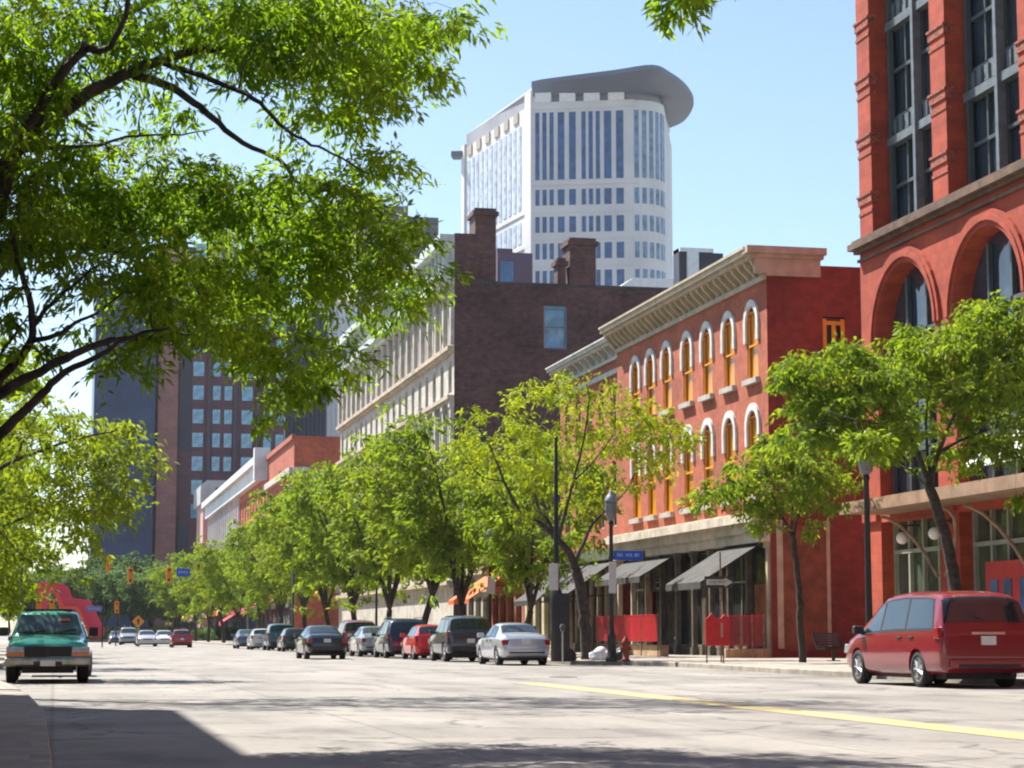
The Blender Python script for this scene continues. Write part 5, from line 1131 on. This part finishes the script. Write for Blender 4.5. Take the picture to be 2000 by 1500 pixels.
g = MB(); g.tube([(-.6, 1.25, 1.10), (-.05, 1.32, 1.165)], .011, 4); g.tube([(.1, 1.25, 1.10), (.6, 1.34, 1.18)], .011, 4); g.build('wiper', M_TRIM, t)
g = MB(); g.box(-.55, 2.2, 1.58, .5, 2.28, 1.63); g.box(-.55, 2.8, 1.58, .5, 2.88, 1.63); g.build('roof_bars', M_TRIM, t)
# small trailer behind the truck: only its grey wheel shows
t = thing('trailer', 'small dark trailer behind the teal pickup, its grey wheel showing at the side', 'trailer', (-.02, 53.4, 0))
g = MB(); g.box(-.72, 0, .5, .72, 2.4, .62); g.box(-.72, 0, .62, -.68, 2.4, .95); g.box(.68, 0, .62, .72, 2.4, .95); g.box(-.68, 0, .62, .68, .04, .95); g.tube([(0, 0, .5), (0, -1.3, .45)], .04, 6); g.build('bed', M_TRIM, t)
for s in (-1, 1):
    wl_ = thing('wheel', None, None, (0, 1.2, .33)); wl_.parent = t
    g = MB(); g.tube([(s * .78, 0, 0), (s * .80, 0, 0), (s * .97, 0, 0), (s * .99, 0, 0)], [.27, .33, .33, .28], 24); g.build('tyre', mat('dusty_tyre', (.14, .15, .17), .8, .1, 5), wl_)
    g = MB(); g.tube([(s * .985, 0, 0), (s * 1.0, 0, 0)], .2, 18); g.build('rim', M_RIM, wl_)

# =================================================================== STREET FURNITURE
def lathe(g, prof, n=14, c=(0, 0)):
    vs = [(c[0] + r_ * math.cos(2 * math.pi * k / n), c[1] + r_ * math.sin(2 * math.pi * k / n), z) for r_, z in prof for k in range(n)]
    g.add(vs, [(i * n + k, i * n + (k + 1) % n, (i + 1) * n + (k + 1) % n, (i + 1) * n + k) for i in range(len(prof) - 1) for k in range(n)] + [tuple(range(n))[::-1], tuple(range((len(prof) - 1) * n, len(prof) * n))])
    return g
def make_lamp():
    t = thing('street_lamp', 'x', 'street lamp', (0, 0, .15), group='black street lamps on the right pavement')
    g = lathe(MB(), [(.22, 0), (.22, .12), (.16, .2), (.15, .75), (.17, .8), (.10, .95), (.085, 1.1), (.065, 4.6), (.09, 4.66), (.07, 4.75)], 14); g.build('pole', M_BLACK, t, True)
    l = lathe(MB(), [(.09, 4.75), (.16, 4.85), (.19, 5.05), (.21, 5.3), (.20, 5.42)], 14).build('lantern', mat('frosted_lantern', (.16, .17, .17), .25, .1, 5), t, True)
    g = lathe(MB(), [(.23, 5.41), (.22, 5.47), (.15, 5.62), (.06, 5.70), (.05, 5.76), (.01, 5.82)], 14); g.build('cap', mat('lamp_cap', (.22, .25, .28), .4, .1, 5), l, True)
    return t
def slot(x, y): return (x, y, .15)
l0 = make_lamp(); p = at(1195, 1292, Z=.15); l0.location = slot(p.x, p.y); l0['label'] = 'black street lamp with the blue street sign, beside the trash bags'; lampA = p
l1 = copy_tree(l0); p = at(1697, 1180, Y=46.5); l1.location = slot(p.x, p.y); l1['label'] = 'black street lamp with its lantern in the leaves, behind the nose of the red minivan'
l2 = copy_tree(l0); p = at(957, 1200, Y=92); l2.location = slot(p.x, p.y); l2['label'] = 'black street lamp in the trees behind the dark grey utility vehicle'
l3 = copy_tree(l0); p = at(735, 1200, Y=126); l3.location = slot(p.x, p.y); l3['label'] = 'black street lamp far down the row, before the pale columns'
# tall utility pole
p = at(1087, 1292, Z=.15); t = thing('utility_pole', 'tall black utility pole with a thick dark sleeve, right of the silver sedan', 'pole', slot(p.x, p.y)); UP = p
g = lathe(MB(), [(.20, 0), (.20, 2.35), (.11, 2.5), (.10, 2.6), (.055, 7.6), (.04, 7.65)], 12); g.build('pole', M_BLACK, t, True)
g = MB(); g.box(-.1, -.2, .0, .42, .2, 2.3); g.build('control_cabinet', mat('dark_cabinet', (.022, .018, .024), .6, .2, 3), t)
# white parking notices
def notice(x, y, z0, z1, w_, lab):
    t = thing('notice_sign', lab, 'sign', (x, y, z0), group='white notice signs strapped to poles')
    g = MB(); g.box(-w_ / 2, -.012, 0, w_ / 2, .012, z1 - z0); bevel(g.build('sign_plate', mat('dull_white_plate', (.50, .47, .48), .5, .06, 4), t), .01)
    g = MB(); g.box(-.06, .012, .2, .06, .05, .26); g.box(-.06, .012, z1 - z0 - .26, .06, .05, z1 - z0 - .2); g.build('strap', M_BLACK, t)
notice(UP.x - .16, UP.y - .27, 2.55, 3.45, .32, 'white notice sign on the tall utility pole')
notice(lampA.x - .03, lampA.y - .27, 2.45, 3.5, .26, 'white notice sign on the street lamp below the blue street sign')
q = l2.location; notice(q.x, q.y - .27, 2.9, 3.7, .36, 'white notice sign on the lamp behind the dark grey utility vehicle')
# blue street name sign (lettering in the photograph is only pale smudges)
t = thing('street_name_sign', 'blue street name sign projecting right from the lamp post', 'sign', (lampA.x, lampA.y, 3.72))
mb_ = mat('sign_blue', (.02, .07, .42), .4, .05, 3)
g = MB(); g.box(.08, -.015, -.15, 1.12, .015, .18); bevel(g.build('sign_plate', mb_, t), .01)
g = MB(); ml = mat('pale_blue_marks', (.22, .38, .68), .5)
for x, w_ in ((.20, .05), (.27, .07), (.36, .04), (.50, .07), (.59, .05), (.67, .06), (.82, .09), (.93, .05)): g.box(x, -.019, -.02, x + w_, -.0155, .09)
g.build('lettering', ml, t)
g = MB(); g.box(1.13, -.02, -.16, 1.2, .02, .19); g.box(-.09, -.03, -.1, .08, .03, -.02); g.build('bracket', M_BLACK, t)
# ONE WAY sign
p = at(1409, 1294, Z=.15); t = thing('one_way_sign', 'one way arrow sign pointing right on a thin rusty post', 'sign', slot(p.x, p.y))
g = MB(); g.tube([(0, 0, 0), (0, 0, 3.6)], .03, 8); g.build('post', mat('rusty_post', (.24, .13, .09), .7, .3, 8), t)
g = MB(); g.box(-.56, -.05, 2.42, .44, -.035, 2.80); pl_ = g.build('sign_plate', mat('sign_black', (.03, .028, .025), .5, .2, 4), t)
g = MB(); g.prism([(-.50, 2.52), (.14, 2.52), (.14, 2.46), (.41, 2.61), (.14, 2.76), (.14, 2.70), (-.50, 2.70)], 1, -.055, -.0505); g.build('arrow', mat('sign_white', (.50, .50, .46), .5, .1, 6), pl_)
o = link('lettering', textmesh('ONE WAY', .13), pl_, (-.12, -.0565, 2.61), (R(90), 0, 0)); o.data.materials.append(MATS['sign_black'])
# red panel on legs
p = at(1396, 1295, Z=.15); t = thing('sidewalk_board', 'bright red board on two thin dark legs at the kerb', 'board', slot(p.x, p.y - .3))
g = MB(); g.box(-.40, -.04, .55, .42, .04, 1.42); bevel(g.build('panel', mat('banner_red', (.50, .008, .014), .5, .1, 3), t), .02)
g = MB(); g.prism([(-.34, 1.42), (-.02, 1.42), (-.18, 1.60)], 1, -.03, .03); g.prism([(.12, 1.42), (.40, 1.42), (.24, 1.56)], 1, -.03, .03); g.build('cut_out_top', MATS['banner_red'], t)
g = MB(); g.box(.10, -.055, .82, .17, -.041, 1.28); g.build('figure', mat('board_grey', (.35, .25, .22), .5), t)
for x in (-.36, .20):
    g = MB(); g.tube([(x, 0, 0), (x, 0, 1.4)], .022, 6); g.build('leg', M_BLACK, t)
# red patio screens
def screen(lab, pts, z0, z1, m_, n):
    a, c = Vector(pts[0]), Vector(pts[1]); d = (c - a); L = d.length; t = thing('patio_screen', lab, 'screen', (a.x, a.y, .15), math.atan2(d.y, d.x), 'red patio screens before the shopfronts')
    for k in range(n):
        g = MB(); u0, u1 = L * k / n + .03, L * (k + 1) / n - .03; nb = int((z1 - z0) / .055); nv = int((u1 - u0) / .07)
        for q in range(nb): g.box(u0, -.006, z0 + q * .055, u1, .006, z0 + q * .055 + .034)
        for q in range(nv): g.box(u0 + q * .07, .007, z0, u0 + q * .07 + .03, .016, z1)
        g.build('panel', m_, t)
    for k in range(n + 1):
        g = MB(); g.tube([(L * k / n, 0, 0), (L * k / n, 0, z1 + .08)], .028, 6); g.build('post', MATS['rusty_post'], t)
    g = MB(); g.box(0, -.02, z1 - .01, L, .02, z1 + .03); g.build('rail', MATS['banner_red'], t)
p0, p1 = at(1164, 1250, X=24.6), at(1285, 1250, X=24.6)
screen('long bright red patio screen standing between the lamp post and the dark shopfront', [(p0.x, p0.y, 0), (p1.x, p1.y, 0)], .62, 1.72, MATS['banner_red'], 4)
p2, p3 = at(1424, 1250, Y=p1.y * 0 + 76.6), at(1492, 1250, Y=76.6)
screen('red patio screen, darkened as if in shade, before the corner shop awning', [(p2.x, 76.6, 0), (p3.x, 76.6, 0)], .45, 1.62, mat('shaded_banner_red', (.22, .012, .018), .6, .1, 3), 3)  # darker copy of the banner red, shade of the camera-facing side in its colour
g = MB(); g.box(24.75, p1.y + .3, .15, 25.15, p0.y - .3, .62); tag(bevel(g.build('planter_wall', mat('tan_planter', (.42, .28, .16), .8, .2, 2)), .02), 'low tan planter wall under the long bright red screen', 'planter')
g = MB(); g.box(p2.x, 77.0, .15, p3.x + .3, 77.4, .5); tag(bevel(g.build('planter_wall', MATS['tan_planter']), .02), 'low tan plinth behind the shade-darkened red corner screen', 'planter')
# awnings
def awning(lab, X, ya, yb, z1, z0, out, m_, group=None, val=.25):
    t = thing('shop_awning', lab, 'awning', (X, (ya + yb) / 2, z0), group=group)
    hy = (yb - ya) / 2; h = z1 - z0
    g = MB(); g.add([(0, -hy, h), (0, hy, h), (-out, hy, 0), (-out, -hy, 0), (0, -hy, h - .03), (0, hy, h - .03), (-out + .01, hy, -.03), (-out + .01, -hy, -.03)], [(0, 3, 2, 1), (4, 5, 6, 7), (0, 1, 5, 4), (0, 4, 7, 3), (1, 2, 6, 5)])
    n = max(3, int((yb - ya) / .35))
    for k in range(n): a = -hy + 2 * hy * k / n; c = -hy + 2 * hy * (k + 1) / n; g.add([(-out, a, 0), (-out, c, 0), (-out, c, -val), (-out, (a + c) / 2, -val - .06), (-out, a, -val)], [(0, 1, 2, 3, 4)])
    g.build('canvas', m_, t)
    for s in (-hy + .02, 0, hy - .02):
        g = MB(); g.tube([(-.02, s, h - .05), (-out + .03, s, -.05)], .022, 5); g.tube([(-.02, s, -.05), (-out + .03, s, -.07)], .018, 5); g.build('frame', M_BLACK, t)
m_aw = mat('grey_black_awning', (.05, .046, .042), .85, .25, 2)
awning('black canvas awning over the corner shop of the arched brick block', FX - .05, 78.6, 83.4, 4.75, 3.15, 2.6, m_aw)
awning('grey-black awning over the middle shop of the arched brick block', FX - .05, 90.5, 98.5, 4.7, 3.7, 1.7, m_aw, 'dark shop awnings')
awning('wide black awning of the shorter brick block, nearer the lamp post', FX + .1, 101.2, 106.3, 4.85, 3.1, 2.6, m_aw, 'dark shop awnings')
awning('black awning at the far end of the shorter brick block', FX + .1, 107, 112.6, 4.85, 2.9, 2.8, M_AWN, 'dark shop awnings')
awning('bright orange awning over a shop beyond the dark grey utility vehicle', FX + .3, 127.5, 134.5, 5.0, 3.3, 2.6, mat('orange_canvas', (.75, .13, .03), .8, .1, 2))
awning('small orange and yellow awning in front of the pale stone block', FX - .1, 205, 209, 7.5, 5.2, 2, mat('amber_canvas', (.70, .26, .03), .8, .2, 1))
G3 = 'coloured awnings at the far end of the right side'
for ya_, yb_, z1, z0, c, lab in [(257, 292, 5.6, 4.2, (.42, .02, .06), 'long crimson awning, nearest of the far coloured awnings'), (296, 304, 5.6, 2.9, (.55, .02, .03), 'short bright red awning next to the long crimson one'), (307, 318, 6.4, 4.4, (.70, .22, .02), 'orange awning among the far coloured awnings'), (320, 332, 6.0, 4.2, (.72, .42, .03), 'golden yellow awning beside the far orange one'),
        (334, 346, 6.2, 4.4, (.36, .34, .50), 'lilac awning in the middle of the far coloured awnings'), (349, 372, 6.4, 4.0, (.48, .20, .24), 'faded pink awning among the far coloured awnings'), (376, 386, 6.4, 4.0, (.70, .18, .10), 'coral awning near the end of the street'), (389, 398, 7, 4.4, (.70, .34, .02), 'yellow-orange awning, last one at the end of the street')]:
    awning(lab, FX - .1, ya_, yb_, z1, z0, 4.2, mat('canvas_%d' % ya_, c, .8, .1, 1), G3, .5)
# bench
p = at(1628, 1291, Z=.15); t = thing('street_bench', 'dark metal pedestal bench beside the slender tree and the alley wall', 'bench', slot(p.x, p.y), R(18))
g = MB(); g.tube([(0, 0, 0), (0, 0, .42)], .06, 8); g.box(-.2, -.14, 0, .2, .14, .03); g.build('pedestal', M_BLACK, t)
g = MB()
for k in range(5): g.box(-.55, -.24 + k * .1, .42 + .012 * k, .55, -.16 + k * .1, .45 + .012 * k)
g.build('seat', M_BLACK, t)
g = MB()
for k in range(5): g.prism([(.26 + k * .03, .54 + k * .09), (.285 + k * .03, .53 + k * .09), (.305 + k * .03, .60 + k * .09), (.28 + k * .03, .61 + k * .09)], 0, -.55, .55)
g.build('backrest', mat('bench_slats', (.05, .045, .05), .5, .1, 4), t)
for s in (-.56, .54):
    g = MB(); g.prism([(-.26, .40), (.2, .40), (.3, .48), (.46, 1.0), (.42, 1.02), (.24, .56), (.16, .47), (-.26, .47)], 0, s, s + .03); g.build('arm_frame', M_BLACK, t)
# trash bags
def bag(px, py, sc_, m_, lab, seed):
    random.seed(seed); p = at(px, py, Z=.15); bm = bmesh.new(); bmesh.ops.create_icosphere(bm, subdivisions=4, radius=1)
    from mathutils import noise
    for v in bm.verts:
        d = v.co.normalized(); k = 1 + .22 * noise.noise(d * 1.7 + Vector((seed, 0, 0))) + .09 * noise.ridged_multi_fractal(d * 2.6, 1, 2, 3, 1, 2)
        v.co = d * k; v.co.x *= sc_[0]; v.co.y *= sc_[1]; v.co.z = max(v.co.z * sc_[2], -sc_[2] * .55)
        if d.z > .85: v.co.z += (d.z - .85) * sc_[2] * 2.2
    me = bpy.data.meshes.new('bag'); bm.to_mesh(me); bm.free(); me.materials.append(m_); me.polygons.foreach_set('use_smooth', [True] * len(me.polygons))
    o = bpy.data.objects.new('trash_bag', me); col.objects.link(o); o.location = (p.x, p.y, .15 + sc_[2] * .55); tag(o, lab, 'trash bag', 'trash bags at the kerb')
bag(1172, 1289, (.40, .30, .24), mat('white_plastic', (.72, .70, .70), .35, .06, 6), 'white plastic trash bag slumped at the foot of the street lamp', 3)
bag(1212, 1290, (.26, .26, .24), mat('dark_green_plastic', (.03, .05, .045), .3, .2, 6), 'dark green trash bag to the right of the white one', 8)
bag(1112, 1290, (.24, .2, .22), M_BLACK, 'black trash bag between the utility pole and the crooked tree', 5)
p = at(1222, 1291, Z=.15); t = thing('fire_hydrant', 'rust red fire hydrant to the right of the trash bags', 'hydrant', slot(p.x, p.y))
mr = mat('rust_red_iron', (.30, .05, .02), .6, .3, 6)
g = lathe(MB(), [(.16, 0), (.16, .06), (.11, .08), (.11, .55), (.14, .58), (.14, .64), (.10, .74), (.04, .80), (.03, .86)], 14); g.build('barrel', mr, t, True)
for s in (-1, 1): g = MB(); g.tube([(s * .08, 0, .42), (s * .19, 0, .42)], .06, 10); g.build('outlet', mr, t)
# parking meters
def meter(x, y, lab, first=[None]):
    if first[0] is None:
        t = thing('parking_meter', lab, 'parking meter', (x, y, .15), group='parking meters along the right kerb')
        g = MB(); g.tube([(0, 0, 0), (0, 0, 1.02)], .03, 8); g.build('post', mat('grey_post', (.38, .36, .33), .5, .1, 5), t)
        g = MB(); g.box(-.07, -.05, 1.02, .07, .05, 1.14); g.tube([(0, -.05, 1.16), (0, .05, 1.16)], .09, 14); bevel(g.build('head', mat('meter_head', (.10, .10, .11), .4, .1, 5), t), .01); first[0] = t
    else: t = copy_tree(first[0]); t.location = (x, y, .15); t['label'] = lab
p = at(1099, 1293, Z=.15); meter(p.x, p.y, 'parking meter just right of the utility pole')
for y, l_ in ((76.8, 'parking meter behind the front of the silver sedan'), (84.2, 'parking meter between the dark utility vehicle and the red hatchback'), (96.6, 'parking meter by the navy minivan')): meter(17.9, y, l_)
# A sign on a pole far right of street, orange diamond
def diamond(px, py, Y, r_, c, lab, pole=True, nm='warning_sign'):
    p = at(px, py, Y=Y); t = thing(nm, lab, 'sign', (p.x, Y, p.z))
    g = MB(); g.prism([(0, -r_), (r_, 0), (0, r_), (-r_, 0)], 1, -.02, .02); g.build('sign_plate', mat('diamond_%d' % px, c, .5, .05, 3), t)
    g = MB(); g.prism([(-.1 * r_, -.45 * r_), (.12 * r_, -.45 * r_), (.12 * r_, .1 * r_), (.3 * r_, .1 * r_), (0, .5 * r_), (-.3 * r_, .1 * r_), (-.1 * r_, .1 * r_)], 1, -.03, -.021); g.build('symbol', M_BLACK, t)
    if pole: g = MB(); g.tube([(0, .05, -p.z), (0, .05, r_ * .5)], .04, 6); g.build('post', MATS['grey_post'], t)
    return t
diamond(270, 1214, 185, .55, (.75, .26, .02), 'orange diamond warning sign standing in the far roadway')
diamond(388, 1107, 152, .42, (.45, .48, .03), 'yellow-green diamond sign hanging by the blue overhead sign', False)
# traffic signals on a span wire at Y = 150
SY = 152
zw = 6.35
for px, lab in ((40, 'steel signal pole at the far crossing, left side'), (572, 'steel signal pole at the far crossing, right side')):
    x = at(px, 1200, Y=SY).x; t = thing('signal_pole', lab, 'pole', (x, SY, .1)); g = lathe(MB(), [(.16, 0), (.15, .3), (.12, .4), (.09, 7.0), (.02, 7.05)], 10); g.build('pole', mat('dark_steel', (.05, .06, .06), .5, .2, 3), t, True)
xl, xr_ = at(40, 1200, Y=SY).x, at(572, 1200, Y=SY).x
g = MB()
g.tube([(xl + (xr_ - xl) * k / 12, SY, zw + .6 - .55 * math.sin(math.pi * k / 12)) for k in range(13)], .012, 4)
tag(g.build('span_wire', M_BLACK), 'thin dark wire slung across the far crossing, carrying the signals', 'wire')
myel = mat('signal_yellow', (.78, .27, .012), .45, .05, 4)
def signal(px, py, Y, lab, hang=True, side=False, h=1.1):
    p = at(px, py, Y=Y); t = thing('traffic_signal', lab, 'traffic light', (p.x, Y, p.z), 0, 'yellow traffic signals at the far crossing')
    w_ = .19 if not side else .12
    g = MB(); g.box(-w_, -.13, -h / 2, w_, .13, h / 2); bevel(g.build('housing', myel, t), .03)
    for k in range(3):
        z = h / 2 - h / 6 - k * h / 3
        if not side:
            g = MB(); g.tube([(0, -.132, z), (0, -.15, z)], .115, 14); g.build('lens', mat(('lens_red', 'lens_amber', 'lens_green')[k], ((.20, .01, .01), (.75, .40, .03), (.01, .10, .05))[k], .3), t)  # amber lens coloured much brighter so that it looks lit
        g = MB(); a0 = .12; pts = [(a0 * math.cos(R(a)), a0 * math.sin(R(a))) for a in range(-20, 201, 20)]
        vs = [(q[0], -.13, z + q[1]) for q in pts] + [(q[0], -.34, z + q[1] * .95) for q in pts]; m_ = len(pts); g.add(vs, [(i, i + 1, m_ + i + 1, m_ + i) for i in range(m_ - 1)]); g.build('visor', myel, t)
    if hang: g = MB(); g.tube([(0, 0, h / 2), (0, 0, max(h / 2 + .1, zw + .15 - p.z))], .02, 5); g.build('hanger', M_BLACK, t)
    return t
signal(255, 1124, SY - .2, 'yellow traffic signal hanging on the wire, left one of the pair facing the camera')
signal(330, 1123, SY - .2, 'yellow traffic signal hanging on the wire, right one beside the blue sign')
signal(211, 1103, SY - .2, 'orange-yellow signal turned sideways, leftmost and highest on the wire', side=True)
for px, py, Y, lab in ((228, 1186, 185, 'yellow signal on a post near the street end, right of the red sculpture'), (76, 1184, 160, 'yellow signal on a post, just above the left side of the pickup roof'), (101, 1184, 160, 'yellow signal on a post, above the middle of the pickup roof')):
    t = signal(px, py, Y, lab, False, h=1.0); z = t.location.z
    g = MB(); g.tube([(0, .2, -z + .05), (0, .2, .7)], .06, 8); g.box(-.03, .1, -.3, .03, .2, -.2); g.build('post', MATS['dark_steel'], t)
def bluesign(px, py, Y, w_, h_, c, lab, post=False):
    p = at(px, py, Y=Y); t = thing('street_name_sign', lab, 'sign', (p.x, Y, p.z)); g = MB(); g.box(-w_ / 2, -.02, -h_ / 2, w_ / 2, .02, h_ / 2); bevel(g.build('sign_plate', mat('plate_%d' % px, c, .45, .05, 2), t), .01)
    g = MB(); 
    for k in range(4): g.box(-w_ * .36 + k * w_ * .19, -.026, -h_ * .14, -w_ * .36 + k * w_ * .19 + w_ * .12, -.021, h_ * .16)
    g.build('lettering', mat('pale_marks_far', (.25, .35, .65), .5), t)
    g = MB()
    if post: g.tube([(w_ / 2 + .06, 0, -p.z + .1), (w_ / 2 + .06, 0, .5)], .05, 6)
    else: g.tube([(-w_ * .3, 0, h_ / 2), (-w_ * .3, 0, h_ / 2 + .5)], .012, 4); g.tube([(w_ * .3, 0, h_ / 2), (w_ * .3, 0, h_ / 2 + .5)], .012, 4)
    g.build('hanger', M_BLACK, t)
bluesign(358, 1118, SY - .1, .95, .6, (.03, .10, .50), 'blue overhead sign hanging right of the traffic signals')
bluesign(184, 1189, 160, 1.2, .4, (.16, .16, .42), 'violet-blue street sign in front of the red sculpture', True)
# abstract red steel sculpture (generic bent beams)
SYY = 300
def Q(px, py): p = at(px, py, Y=SYY); return (p.x, p.z)
t = thing('steel_sculpture', 'large pinkish red bent steel sculpture at the end of the street', 'sculpture', (0, 0, 0))
ms = mat('sculpture_red', (.62, .025, .075), .45, .06, .4)
g = MB(); g.prism([(Q(71, 1240)[0], .1), (Q(92, 1240)[0], .1), Q(92, 1160), Q(71, 1137)], 1, SYY, SYY + 3); g.build('upright_leg', ms, t)
g = MB(); g.prism([Q(71, 1137), Q(92, 1158), Q(106, 1158), Q(118, 1190), Q(148, 1190), Q(178, 1246), Q(200, 1246), Q(206, 1232), Q(176, 1172), Q(142, 1168), Q(134, 1146), Q(114, 1137)], 1, SYY + .01, SYY + 3.4); g.build('bent_beam', ms, t)
g = MB(); q4 = [Q(106, 1158), Q(114, 1156), Q(125, 1183), Q(153, 1184), Q(184, 1246), Q(178, 1246), Q(148, 1190), Q(118, 1190)]
g.prism(q4, 1, SYY - .5, SYY); g.build('lit_face_strip', mat('sculpture_lit_face_red', (.75, .06, .03), .45, .05, .4), t)  # added strip, its orange-red paints the light on the beam's inner face
g = MB(); g.box(Q(60, 1240)[0], SYY - 1, -.01, Q(215, 1240)[0], SYY + 5, .35); g.build('plinth', M_KERB, t)

# =================================================================== AIR
g = MB(); g.box(-420, -110, -1.5, 420, 760, 215)
mh_ = bpy.data.materials.new('thin_summer_haze'); mh_.use_nodes = True; t_ = mh_.node_tree; t_.nodes.remove(t_.nodes['Principled BSDF'])
pv = t_.nodes.new('ShaderNodeVolumePrincipled'); pv.inputs['Color'].default_value = (.80, .88, 1, 1); pv.inputs['Density'].default_value = .00007; pv.inputs['Anisotropy'].default_value = .2
t_.links.new(pv.outputs[0], t_.nodes['Material Output'].inputs['Volume'])
tag(g.build('haze', mh_), kind='stuff')
